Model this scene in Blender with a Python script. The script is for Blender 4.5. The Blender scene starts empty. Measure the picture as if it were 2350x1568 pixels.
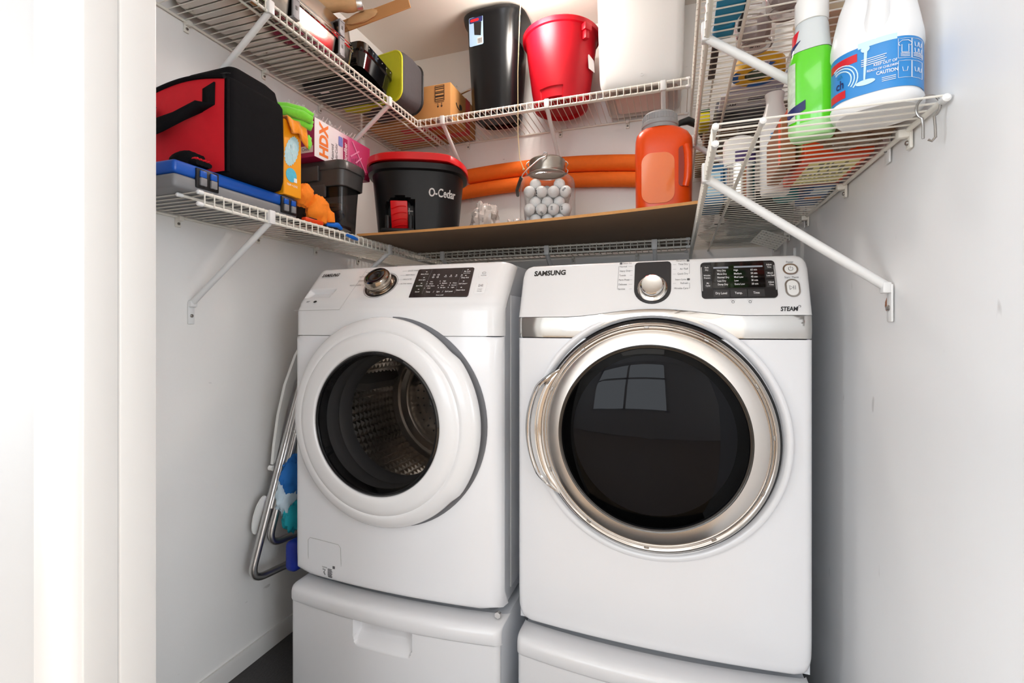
import bpy, bmesh, math, random
from math import sin, cos, pi, radians, sqrt, atan2
from mathutils import Matrix, Vector, noise

random.seed(7)
SC = bpy.context.scene
COL = SC.collection
H = 1.14                      # height of the photographer's lens above the floor; z values below are given from there

# ------------------------------------------------------------------ camera
cam_d = bpy.data.cameras.new('camera')
cam_d.sensor_width = 36.0
cam_d.lens = 1094.0 * 36.0 / 2350.0
cam_d.shift_y = -32.0 / 2350.0
cam_d.clip_start = 0.02
cam_d.clip_end = 100
cam = bpy.data.objects.new('camera', cam_d)
COL.objects.link(cam)
cam.location = (0, 0, H)
cam.rotation_euler = (pi / 2, 0, radians(18.906))
SC.camera = cam

# ------------------------------------------------------------------ world, lights, exposure
SC.view_settings.view_transform = 'Standard'
SC.view_settings.look = 'None'
SC.view_settings.exposure = 0.1
SC.view_settings.gamma = 1.0
SC.view_settings.use_curve_mapping = False

SC.cycles.use_light_tree = False
SC.cycles.adaptive_threshold = 0.03
SC.cycles.max_bounces = 9
SC.cycles.diffuse_bounces = 6
SC.cycles.glossy_bounces = 3
SC.cycles.transmission_bounces = 3
SC.cycles.transparent_max_bounces = 10
SC.cycles.caustics_reflective = False
SC.cycles.caustics_refractive = False

world = bpy.data.worlds.new('sky')
SC.world = world
world.use_nodes = True
bg = world.node_tree.nodes['Background']
bg.inputs[0].default_value = (0.86, 0.92, 1.0, 1)
bg.inputs[1].default_value = 1.0


def area(name, loc, rot, sx, sy, power, col):
    d = bpy.data.lights.new(name, 'AREA')
    d.shape = 'RECTANGLE'
    d.size = sx
    d.size_y = sy
    d.energy = power
    d.color = col
    o = bpy.data.objects.new(name, d)
    COL.objects.link(o)
    o.location = (loc[0], loc[1], loc[2] + H)
    o.rotation_euler = rot
    return o


# daylight through the back and left windows of the room behind the photographer
area('window_daylight', (-0.9, -3.06, 0.35), (radians(90), 0, 0), 2.2, 1.7, 52, (0.86, 0.93, 1.0))
area('left_window_daylight', (-3.16, -1.2, 0.35), (radians(90), 0, radians(-90)), 2.0, 1.7, 70, (0.80, 0.90, 1.0))
area('right_fill_light', (2.76, -1.2, 0.35), (radians(90), 0, radians(90)), 2.0, 1.7, 92, (0.88, 0.94, 1.0))  # added fill from the unseen right side, brightens the closet's left wall
# unseen fill light added under that room's ceiling
area('room_ceiling_fill', (-0.4, -1.1, 1.33), (0, 0, 0), 1.1, 1.1, 8, (1.0, 0.96, 0.9))


# ------------------------------------------------------------------ materials
def lin(c):
    c = c / 255.0
    return c / 12.92 if c <= 0.04045 else ((c + 0.055) / 1.055) ** 2.4


def S(r, g, b):
    return (lin(r), lin(g), lin(b), 1)


MATS = {}


def mat(name, col, rough=0.5, metal=0.0, var=0.0, scale=20.0, bump=0.0, bscale=None, coat=0.0, spec=0.5, trans=0.0, emit=0.0, stretch=None, sheen=0.0):
    if name in MATS:
        return MATS[name]
    m = bpy.data.materials.new(name)
    m.use_nodes = True
    nt = m.node_tree
    b = nt.nodes['Principled BSDF']
    b.inputs['Base Color'].default_value = col
    b.inputs['Roughness'].default_value = rough
    b.inputs['Metallic'].default_value = metal
    b.inputs['Specular IOR Level'].default_value = spec
    if coat:
        b.inputs['Coat Weight'].default_value = coat
        b.inputs['Coat Roughness'].default_value = 0.06
    if trans:
        b.inputs['Transmission Weight'].default_value = trans
    if sheen:
        b.inputs['Sheen Weight'].default_value = sheen
    if emit:
        b.inputs['Emission Color'].default_value = col
        b.inputs['Emission Strength'].default_value = emit
    if var or bump:
        tc = nt.nodes.new('ShaderNodeTexCoord')
        mp = nt.nodes.new('ShaderNodeMapping')
        if stretch:
            mp.inputs['Scale'].default_value = stretch
        nz = nt.nodes.new('ShaderNodeTexNoise')
        nz.inputs['Scale'].default_value = scale
        nz.inputs['Detail'].default_value = 4
        nt.links.new(tc.outputs['Object'], mp.inputs[0])
        nt.links.new(mp.outputs[0], nz.inputs['Vector'])
        if var:
            mx = nt.nodes.new('ShaderNodeMix')
            mx.data_type = 'RGBA'
            mx.inputs[6].default_value = tuple(max(0, c * (1 - var)) for c in col[:3]) + (1,)
            mx.inputs[7].default_value = tuple(min(1, c * (1 + var)) for c in col[:3]) + (1,)
            nt.links.new(nz.outputs['Fac'], mx.inputs[0])
            nt.links.new(mx.outputs[2], b.inputs['Base Color'])
        if bump:
            n2 = nz
            if bscale:
                n2 = nt.nodes.new('ShaderNodeTexNoise')
                n2.inputs['Scale'].default_value = bscale
                n2.inputs['Detail'].default_value = 3
                nt.links.new(mp.outputs[0], n2.inputs['Vector'])
            bp = nt.nodes.new('ShaderNodeBump')
            bp.inputs['Strength'].default_value = bump
            bp.inputs['Distance'].default_value = 0.004
            nt.links.new(n2.outputs['Fac'], bp.inputs['Height'])
            nt.links.new(bp.outputs[0], b.inputs['Normal'])
    MATS[name] = m
    return m


def pane(name, tint, rough=0.03, ior=1.45, body=None, bodyw=0.0):
    """thin tinted glass or clear plastic: see-through with a fresnel gloss and an optional milky share"""
    if name in MATS:
        return MATS[name]
    m = bpy.data.materials.new(name)
    m.use_nodes = True
    nt = m.node_tree
    nt.nodes.remove(nt.nodes['Principled BSDF'])
    out = nt.nodes['Material Output']
    tr = nt.nodes.new('ShaderNodeBsdfTransparent')
    tr.inputs[0].default_value = tint
    gl = nt.nodes.new('ShaderNodeBsdfGlossy')
    gl.inputs['Roughness'].default_value = rough
    lw = nt.nodes.new('ShaderNodeLayerWeight')
    lw.inputs[0].default_value = 0.5
    pw_ = nt.nodes.new('ShaderNodeMath')
    pw_.operation = 'POWER'
    pw_.inputs[1].default_value = 5.0
    fr = nt.nodes.new('ShaderNodeMath')
    fr.operation = 'MULTIPLY_ADD'
    f0 = ((ior - 1) / (ior + 1)) ** 2
    fr.inputs[1].default_value = 1 - f0
    fr.inputs[2].default_value = f0
    nt.links.new(lw.outputs['Facing'], pw_.inputs[0])
    nt.links.new(pw_.outputs[0], fr.inputs[0])
    m1 = nt.nodes.new('ShaderNodeMixShader')
    src = tr
    if body:
        df = nt.nodes.new('ShaderNodeBsdfDiffuse')
        df.inputs[0].default_value = body
        mb_ = nt.nodes.new('ShaderNodeMixShader')
        mb_.inputs[0].default_value = bodyw
        nt.links.new(tr.outputs[0], mb_.inputs[1])
        nt.links.new(df.outputs[0], mb_.inputs[2])
        src = mb_
    nt.links.new(fr.outputs[0], m1.inputs[0])
    nt.links.new(src.outputs[0], m1.inputs[1])
    nt.links.new(gl.outputs[0], m1.inputs[2])
    nt.links.new(m1.outputs[0], out.inputs[0])
    MATS[name] = m
    return m


WALL = mat('wall_paint', S(239, 237, 234), 0.45, var=0.03, scale=3, bump=0.12, bscale=60)
WALLR = mat('wall_paint_semigloss', S(240, 240, 240), 0.45, var=0.03, scale=4, bump=0.10, bscale=30, stretch=(1, 1, 0.25))


def scuff(m, scale, lo, amount, stretch):
    """small worn marks rubbed into the paint"""
    nt = m.node_tree
    b = nt.nodes['Principled BSDF']
    src = b.inputs['Base Color'].links[0].from_socket
    tc = nt.nodes.new('ShaderNodeTexCoord')
    mp = nt.nodes.new('ShaderNodeMapping')
    mp.inputs['Scale'].default_value = stretch
    nz = nt.nodes.new('ShaderNodeTexNoise')
    nz.inputs['Scale'].default_value = scale
    nz.inputs['Detail'].default_value = 2
    rp = nt.nodes.new('ShaderNodeMapRange')
    rp.inputs[1].default_value = lo
    rp.inputs[2].default_value = lo + .03
    rp.inputs[3].default_value = 0
    rp.inputs[4].default_value = amount
    mx = nt.nodes.new('ShaderNodeMix')
    mx.data_type = 'RGBA'
    mx.inputs[7].default_value = S(120, 112, 104)
    nt.links.new(tc.outputs['Object'], mp.inputs[0])
    nt.links.new(mp.outputs[0], nz.inputs['Vector'])
    nt.links.new(nz.outputs['Fac'], rp.inputs[0])
    nt.links.new(rp.outputs[0], mx.inputs[0])
    nt.links.new(src, mx.inputs[6])
    nt.links.new(mx.outputs[2], b.inputs['Base Color'])


scuff(WALL, 16, .735, .35, (1, .6, 1.6))
scuff(WALLR, 16, .74, .30, (1, 1.6, .6))
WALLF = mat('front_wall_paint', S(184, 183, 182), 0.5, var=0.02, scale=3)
CEIL = mat('ceiling_paint', S(228, 220, 211), 0.7, var=0.03, scale=5)
TRIM = mat('trim_paint', S(214, 212, 209), 0.32, var=0.02, scale=9, bump=0.06, bscale=40, stretch=(1, 1, 0.2))
FLOORM = mat('dark_floor', S(62, 60, 60), 0.6, var=0.35, scale=140, bump=0.4)
ROOMF = mat('room_floor', S(172, 146, 118), 0.5, var=0.2, scale=10, stretch=(6, 1, 1))
ENAMEL = mat('white_enamel', S(236, 237, 240), 0.22, var=0.012, scale=4, coat=0.4)
ENAMELW = mat('white_plastic_fascia', S(234, 234, 235), 0.25, var=0.012, scale=5, coat=0.35)
PEDW = mat('pedestal_white', S(228, 228, 230), 0.3, var=0.012, scale=5, coat=0.2)
CABIN = mat('cabinet_grey_white', S(206, 209, 214), 0.35, var=0.02, scale=6)
CHROME = mat('chrome', (0.66, 0.64, 0.62, 1), 0.06, 1.0)
STEEL = mat('brushed_steel', (0.74, 0.72, 0.70, 1), 0.28, 1.0, var=0.05, scale=60, stretch=(1, 1, 12))
DKCHROME = mat('dark_chrome', (0.42, 0.36, 0.30, 1), 0.12, 1.0)
DRUM = mat('drum_steel', (0.62, 0.58, 0.54, 1), 0.22, 1.0)
BLACK = mat('black_plastic', S(22, 22, 24), 0.4, var=0.1, scale=30)
BLACKG = mat('black_gloss', S(12, 12, 14), 0.08, coat=0.5)
DARKGREY = mat('dark_grey_plastic', S(52, 51, 52), 0.4)
GREY = mat('grey_plastic', S(120, 118, 122), 0.45)
LGREY = mat('light_grey', S(176, 176, 176), 0.4)
WHITE = mat('white_plastic', S(238, 238, 236), 0.32, var=0.01, scale=9)
WIREW = mat('white_wire_vinyl', S(230, 226, 216), 0.34, var=0.03, scale=30)
BRACE = mat('white_brace_vinyl', S(228, 228, 227), 0.36, var=0.02, scale=20)
SCREW = mat('screw_metal', (0.35, 0.33, 0.31, 1), 0.35, 1.0)
PRINTB = mat('print_black', S(30, 30, 32), 0.5)
PRINTG = mat('print_grey', S(95, 95, 98), 0.5)
PRINTW = mat('print_white', S(235, 235, 235), 0.5)
RED = mat('red_plastic', S(215, 14, 22), 0.28, var=0.05, scale=8)
DRED = mat('crimson_plastic', S(178, 5, 26), 0.45, var=0.06, scale=6, spec=.3)
ORANGE = mat('orange_plastic', S(242, 78, 6), 0.28, var=0.05, scale=5)
FOAM = mat('orange_foam', S(250, 112, 16), 0.75, var=0.08, scale=70, bump=0.3)
CARD = mat('cardboard', S(186, 132, 76), 0.75, var=0.08, scale=25)
MDF = mat('hardboard', S(126, 101, 78), 0.6, var=0.12, scale=9, bump=0.05)
MDFE = mat('hardboard_edge', S(206, 150, 88), 0.7, var=0.12, scale=60)
WOOD = mat('pale_wood', S(214, 168, 118), 0.55, var=0.15, scale=14, stretch=(1, 8, 8))
GREENP = mat('green_liquid', S(90, 208, 22), 0.12, coat=0.5)
BLUE = mat('blue_plastic', S(18, 84, 178), 0.35)
LABELB = mat('label_blue', S(42, 134, 205), 0.35)
NAVY = mat('navy_print', S(22, 34, 92), 0.4)


# ------------------------------------------------------------------ mesh builder
def FR(o, x, y):
    x = Vector(x).normalized()
    y = Vector(y)
    y = (y - x * y.dot(x)).normalized()
    z = x.cross(y)
    M = Matrix((x, y, z)).transposed().to_4x4()
    M.translation = Vector(o)
    return M


def RZ(o, deg):
    M = Matrix.Rotation(radians(deg), 4, 'Z')
    M.translation = Vector(o)
    return M


def rrect(w, h, r, n=4, cx=0, cy=0):
    pts = []
    for (sx, sy, a0) in ((1, 1, 0), (-1, 1, 90), (-1, -1, 180), (1, -1, 270)):
        for i in range(n + 1):
            a = radians(a0 + 90 * i / n)
            pts.append((cx + sx * (w / 2 - r) + r * cos(a), cy + sy * (h / 2 - r) + r * sin(a)))
    return pts


def superell(a, b, p, n=40):
    out = []
    for i in range(n):
        t = 2 * pi * i / n
        c, s = cos(t), sin(t)
        out.append((a * math.copysign(abs(c) ** (2 / p), c), b * math.copysign(abs(s) ** (2 / p), s)))
    return out


class MB:
    def __init__(self):
        self.v, self.f, self.m = [], [], []

    def add(self, vs, fs, m=0, M=None):
        o = len(self.v)
        if M is not None:
            vs = [M @ Vector(p) for p in vs]
        self.v += [tuple(p) for p in vs]
        for f in fs:
            self.f.append(tuple(i + o for i in f))
            self.m.append(m)
        return self

    def box(self, x0, x1, y0, y1, z0, z1, m=0, M=None):
        vs = [(x, y, z) for z in (z0, z1) for y in (y0, y1) for x in (x0, x1)]
        return self.add(vs, [(0, 2, 3, 1), (4, 5, 7, 6), (0, 1, 5, 4), (2, 6, 7, 3), (0, 4, 6, 2), (1, 3, 7, 5)], m, M)

    def rbox(self, x0, x1, y0, y1, z0, z1, r=0.005, seg=2, m=0, M=None):
        bm = bmesh.new()
        bmesh.ops.create_cube(bm, size=1)
        for v in bm.verts:
            v.co = ((x0 + x1) / 2 + v.co.x * (x1 - x0), (y0 + y1) / 2 + v.co.y * (y1 - y0), (z0 + z1) / 2 + v.co.z * (z1 - z0))
        bmesh.ops.bevel(bm, geom=bm.edges[:], offset=r, segments=seg, affect='EDGES', profile=0.5)
        bm.verts.index_update()
        vs = [v.co.copy() for v in bm.verts]
        fs = [tuple(v.index for v in f.verts) for f in bm.faces]
        bm.free()
        return self.add(vs, fs, m, M)

    def loft(self, rings, m=0, cap0=True, cap1=True, closed=True, M=None):
        n = len(rings[0])
        vs = [p for r in rings for p in r]
        fs = []
        for k in range(len(rings) - 1):
            for i in range(n if closed else n - 1):
                j = (i + 1) % n
                fs.append((k * n + i, k * n + j, (k + 1) * n + j, (k + 1) * n + i))
        if cap0:
            fs.append(tuple(range(n))[::-1])
        if cap1:
            fs.append(tuple(range((len(rings) - 1) * n, len(rings) * n)))
        return self.add(vs, fs, m, M)

    def prism(self, poly, h0, h1, M=None, m=0, bev=0.0):
        if bev:
            cx = sum(p[0] for p in poly) / len(poly)
            cy = sum(p[1] for p in poly) / len(poly)
            big = max(max(abs(p[0] - cx), abs(p[1] - cy)) for p in poly)
            k = 1 - bev / big
            ins = [(cx + (p[0] - cx) * k, cy + (p[1] - cy) * k) for p in poly]
            rings = [[(x, y, h0) for x, y in poly], [(x, y, h1 - bev) for x, y in poly], [(x, y, h1) for x, y in ins]]
        else:
            rings = [[(x, y, h0) for x, y in poly], [(x, y, h1) for x, y in poly]]
        return self.loft(rings, m, M=M)

    def tube(self, pts, r, seg=8, m=0, closed=False, M=None, caps=True):
        P = [Vector(p) for p in pts]
        n = len(P)
        rs = r if isinstance(r, (list, tuple)) else [r] * n
        rings = []
        T0 = None
        U = None
        for i in range(n):
            if closed:
                T = (P[(i + 1) % n] - P[i - 1]).normalized()
            else:
                a, b = P[max(i - 1, 0)], P[min(i + 1, n - 1)]
                T = (b - a).normalized()
            if U is None:
                U = T.orthogonal().normalized()
            else:
                ax = T0.cross(T)
                if ax.length > 1e-7:
                    U = Matrix.Rotation(T0.angle(T), 3, ax.normalized()) @ U
                U = (U - T * U.dot(T)).normalized()
            T0 = T
            V = T.cross(U)
            rings.append([tuple(P[i] + (U * cos(2 * pi * k / seg) + V * sin(2 * pi * k / seg)) * rs[i]) for k in range(seg)])
        if closed:
            rings.append(rings[0])
        return self.loft(rings, m, cap0=caps and not closed, cap1=caps and not closed, M=M)

    def lathe(self, prof, M=None, seg=32, m=0, cap0=True, cap1=True):
        rings = [[(r * cos(2 * pi * k / seg), r * sin(2 * pi * k / seg), h) for k in range(seg)] for r, h in prof]
        return self.loft(rings, m, cap0, cap1, M=M)

    def ring(self, r0, r1, h0, h1, M=None, seg=48, m=0):
        rings = []
        for r, h in ((r0, h0), (r0, h1), (r1, h1), (r1, h0), (r0, h0)):
            rings.append([(r * cos(2 * pi * k / seg), r * sin(2 * pi * k / seg), h) for k in range(seg)])
        return self.loft(rings, m, False, False, M=M)

    def sphere(self, c, r, seg=16, rings=10, m=0, M=None, sc=(1, 1, 1)):
        prof = []
        vs, fs = [], []
        vs.append((c[0], c[1], c[2] - r * sc[2]))
        for i in range(1, rings):
            t = pi * i / rings - pi / 2
            for k in range(seg):
                a = 2 * pi * k / seg
                vs.append((c[0] + r * sc[0] * cos(t) * cos(a), c[1] + r * sc[1] * cos(t) * sin(a), c[2] + r * sc[2] * sin(t)))
        vs.append((c[0], c[1], c[2] + r * sc[2]))
        for k in range(seg):
            fs.append((0, 1 + (k + 1) % seg, 1 + k))
            fs.append((len(vs) - 1, len(vs) - 1 - seg + k, len(vs) - 1 - seg + (k + 1) % seg))
        for i in range(rings - 2):
            for k in range(seg):
                a, b = 1 + i * seg + k, 1 + i * seg + (k + 1) % seg
                fs.append((a, b, b + seg, a + seg))
        return self.add(vs, fs, m, M)

    def grid(self, fn, us, vs_, m=0, M=None, flip=False):
        nu, nv = len(us), len(vs_)
        pts = [fn(u, v) for v in vs_ for u in us]
        fs = []
        for j in range(nv - 1):
            for i in range(nu - 1):
                a = j * nu + i
                q = (a, a + 1, a + nu + 1, a + nu)
                fs.append(q[::-1] if flip else q)
        return self.add(pts, fs, m, M)

    def crumple(self, c, rad, amp=0.3, seed=0, freq=2.2, seg=26, rings=16, m=0, flat=True, M=None):
        o = len(self.v)
        self.sphere((0, 0, 0), 1.0, seg, rings, m)
        for i in range(o, len(self.v)):
            p = Vector(self.v[i])
            q = p * freq + Vector((seed * 3.7, seed * 1.3, seed * 2.1))
            k = 1 + amp * (noise.noise(q) + 0.6 * noise.noise(q * 2.3) + 0.35 * noise.noise(q * 5.1))
            p = p * k
            w = Vector((c[0] + p.x * rad[0], c[1] + p.y * rad[1], c[2] + p.z * rad[2]))
            if flat and w.z < c[2] - rad[2] * 0.8:
                w.z = c[2] - rad[2] * 0.8
            if M is not None:
                w = M @ w
            self.v[i] = tuple(w)
        return self


_FONT = {}


def text_pts(s, size, align, bold, shear):
    key = (s, align, bold, shear)
    if key not in _FONT:
        cu = bpy.data.curves.new('txt', 'FONT')
        cu.body = s
        cu.size = 1.0
        cu.align_x = align
        cu.align_y = 'CENTER'
        cu.offset = bold
        cu.shear = shear
        cu.resolution_u = 3
        cu.fill_mode = 'FRONT'
        o = bpy.data.objects.new('txt', cu)
        me = bpy.data.meshes.new_from_object(o)
        _FONT[key] = ([tuple(v.co) for v in me.vertices], [tuple(p.vertices) for p in me.polygons])
        bpy.data.objects.remove(o)
        bpy.data.curves.remove(cu)
        bpy.data.meshes.remove(me)
    return _FONT[key]


def txt(mb, s, size, M, x=0, y=0, align='CENTER', bold=0.0, shear=0.0, m=0, wide=1.0, rot=0):
    vs, fs = text_pts(s, size, align, bold, shear)
    R = Matrix.Rotation(radians(rot), 4, 'Z')
    vs = [tuple(R @ Vector((p[0] * size * wide * .72, p[1] * size * .92, 0)) + Vector((x, y, 0))) for p in vs]
    return mb.add(vs, fs, m, M)


# ------------------------------------------------------------------ objects
ROOT = {}


def tag(o, label=None, cat=None, group=None, kind=None):
    if label:
        o['label'] = label
    if cat:
        o['category'] = cat
    if group:
        o['group'] = group
    if kind:
        o['kind'] = kind
    return o


def thing(name, label, cat, loc, rz=0.0, group=None, tilt=None):
    o = bpy.data.objects.new(name, None)
    o.empty_display_size = 0.05
    COL.objects.link(o)
    M = Matrix.Rotation(radians(rz), 4, 'Z')
    if tilt is not None:
        M = M @ tilt
    M.translation = Vector((loc[0], loc[1], loc[2]))
    ROOT[o.name] = M
    o.matrix_world = Matrix.Translation((0, 0, H)) @ M
    o.location = (loc[0], loc[1], loc[2] + H)
    o.rotation_euler = M.to_euler()
    return tag(o, label, cat, group)


def obj(name, mb, mats, parent=None, label=None, cat=None, group=None, kind=None, smooth=38, local=False, flat=False):
    if not isinstance(mats, (list, tuple)):
        mats = [mats]
    me = bpy.data.meshes.new(name)
    vs = mb.v
    if parent is not None:
        r = parent
        while r.parent is not None:
            r = r.parent
        if not local:
            Mi = ROOT[r.name].inverted()
            vs = [tuple(Mi @ Vector(p)) for p in vs]
        loc = None
    else:
        xs, ys, zs = [p[0] for p in vs], [p[1] for p in vs], [p[2] for p in vs]
        loc = Vector(((min(xs) + max(xs)) / 2, (min(ys) + max(ys)) / 2, min(zs)))
        vs = [(p[0] - loc.x, p[1] - loc.y, p[2] - loc.z) for p in vs]
    me.from_pydata(vs, [], mb.f)
    for m in mats:
        me.materials.append(m)
    if len(mats) > 1:
        me.polygons.foreach_set('material_index', mb.m)
    bm = bmesh.new()
    bm.from_mesh(me)
    bmesh.ops.recalc_face_normals(bm, faces=bm.faces[:])
    bm.to_mesh(me)
    bm.free()
    if not flat:
        me.shade_smooth()
        me.set_sharp_from_angle(angle=radians(smooth))
    o = bpy.data.objects.new(name, me)
    COL.objects.link(o)
    if parent is not None:
        o.parent = parent
    else:
        o.location = loc + Vector((0, 0, H))
        ROOT[o.name] = Matrix.Translation(loc)
    return tag(o, label, cat, group, kind)


def share(name, src, parent, loc=(0, 0, 0)):
    """another piece with the same mesh as SRC"""
    o = bpy.data.objects.new(name, src.data)
    COL.objects.link(o)
    o.parent = parent
    o.location = loc
    return o


def struct(name, mb, m, label=None, flat=True, cat=None):
    o = obj(name, mb, m, flat=flat, kind='structure', label=label, cat=cat)
    return o
# ================================================================== the setting
XL, XR, YB, ZC, ZF = -1.37, 0.366, 2.14, 1.36, -1.14
RX0, RX1, RY0 = -3.1, 2.7, -3.0          # far corners of the room behind the photographer
YW = 0.42                                 # closet's right wall is cut short here to let the added right light in

struct('floor', MB().box(XL - .1, XR + .1, 0.40, YB + .1, ZF - .1, ZF), FLOORM, 'dark speckled floor of the laundry closet', cat='floor')
struct('floor_room', MB().box(RX0 - .1, RX1 + .1, RY0 - .1, 0.40, ZF - .1, ZF - .004), ROOMF, 'brown floor of the room in front of the closet', cat='floor')
struct('ceiling', MB().box(XL - .1, XR + .1, 0.45, YB + .1, ZC, ZC + .1), CEIL, 'beige ceiling above the wire shelves', cat='ceiling')
struct('ceiling_room', MB().box(RX0 - .1, RX1 + .1, RY0 - .1, 0.45, ZC, ZC + .1), WALL, 'white ceiling of the room in front of the closet', cat='ceiling')
struct('wall_left', MB().box(XL - .1, XL, 0.50, YB + .1, ZF, ZC), WALL, 'scuffed off-white wall left of the washing machine', cat='wall')
struct('wall_back', MB().box(XL, XR, YB, YB + .1, ZF, ZC), WALL, 'off-white wall behind the machines and shelves', cat='wall')
struct('wall_right', MB().box(XR, XR + .1, YW, YB + .1, ZF, ZC), WALLR, 'white wall right of the dryer', cat='wall')
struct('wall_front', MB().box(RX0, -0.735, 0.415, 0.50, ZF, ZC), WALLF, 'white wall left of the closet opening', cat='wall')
struct('wall_front_right', MB().box(XR + .1, RX1, YW, YW + .1, ZF, ZC), WALL, 'white wall right of the closet', cat='wall')


def wall_with_hole(name, axis, at, a0, a1, h0, h1, label):
    mb = MB()
    z0, z1 = -0.5, 1.2
    for lo, hi, zl, zh in ((a0, h0, ZF, ZC), (h1, a1, ZF, ZC), (h0, h1, ZF, z0), (h0, h1, z1, ZC)):
        if axis == 'x':
            mb.box(at[0], at[1], lo, hi, zl, zh)
        else:
            mb.box(lo, hi, at[0], at[1], zl, zh)
    struct(name, mb, WALL, label, cat='wall')


wall_with_hole('wall_room_left', 'x', (RX0 - .1, RX0), RY0 - .1, 0.5, -2.2, -0.2, 'white left side wall of the room with a window opening')
wall_with_hole('wall_room_right', 'x', (RX1, RX1 + .1), RY0 - .1, 0.5, -2.2, -0.2, 'white right side wall of the room with an opening added for the fill light')
wall_with_hole('wall_room_back', 'y', (RY0 - .1, RY0), RX0, RX1, -2.0, 0.2, 'white far wall of the room with a wide window opening')

mb = MB()
for x in (-2.0, -0.93, 0.14):
    mb.box(x, x + .06, RY0 - .06, RY0 - .01, -0.5, 1.2)
for z in (-0.5, 0.5, 1.14):
    mb.box(-2.0, 0.2, RY0 - .06, RY0 - .01, z, z + .06)
struct('window_1', mb, TRIM, 'white wide window behind the photographer', cat='window')
mb = MB()
for y in (-2.2, -1.23, -0.26):
    mb.box(RX0 - .06, RX0 - .01, y, y + .06, -0.5, 1.2)
for z in (-0.5, 1.14):
    mb.box(RX0 - .06, RX0 - .01, -2.2, -0.2, z, z + .06)
struct('window_2', mb, TRIM, 'white window in the left side wall of the room', cat='window')
mb = MB()  # unseen window frame, added in front of the right fill light
for y in (-2.2, -1.23, -0.26):
    mb.box(RX1 + .01, RX1 + .04, y, y + .06, -0.5, 1.2)
for z in (-0.5, 1.14):
    mb.box(RX1 + .01, RX1 + .04, -2.2, -0.2, z, z + .06)
struct('fill_window', mb, TRIM, 'white window frame added with the fill light in the right side wall', cat='window')

# casing, jamb and stop of the opening
mb = MB()
prof = [(-0.818, 0.4145), (-0.818, 0.400), (-0.814, 0.397), (-0.757, 0.397), (-0.748, 0.398), (-0.741, 0.401), (-0.7375, 0.406), (-0.7365, 0.4145)]
mb.loft([[(x, y, z) for x, y in prof] for z in (ZF, ZC)])
struct('trim_1', mb, TRIM, 'painted door casing with a rounded edge, left of the opening', flat=False, cat='trim')
mb = MB().rbox(-0.740, -0.7335, 0.409, 0.4500, ZF, ZC, 0.0015)
struct('trim_2', mb, TRIM, 'painted jamb board beside the casing', flat=False, cat='trim')
mb = MB().rbox(-0.742, -0.7318, 0.4512, 0.5015, ZF, ZC, 0.003)
struct('trim_3', mb, TRIM, 'painted door stop at the inner edge of the jamb', flat=False, cat='trim')
mb = MB().loft([[(XL, y, ZF), (XL + .013, y, ZF), (XL + .013, y, ZF + .050), (XL + .008, y, ZF + .060), (XL, y, ZF + .060)] for y in (0.5, YB)])
struct('baseboard_left', mb, TRIM, 'low white baseboard along the left wall', flat=False, cat='baseboard')


# ================================================================== wire shelves
SHD = 0.303
LIP = 0.034
PITCH = 0.0254


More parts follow.
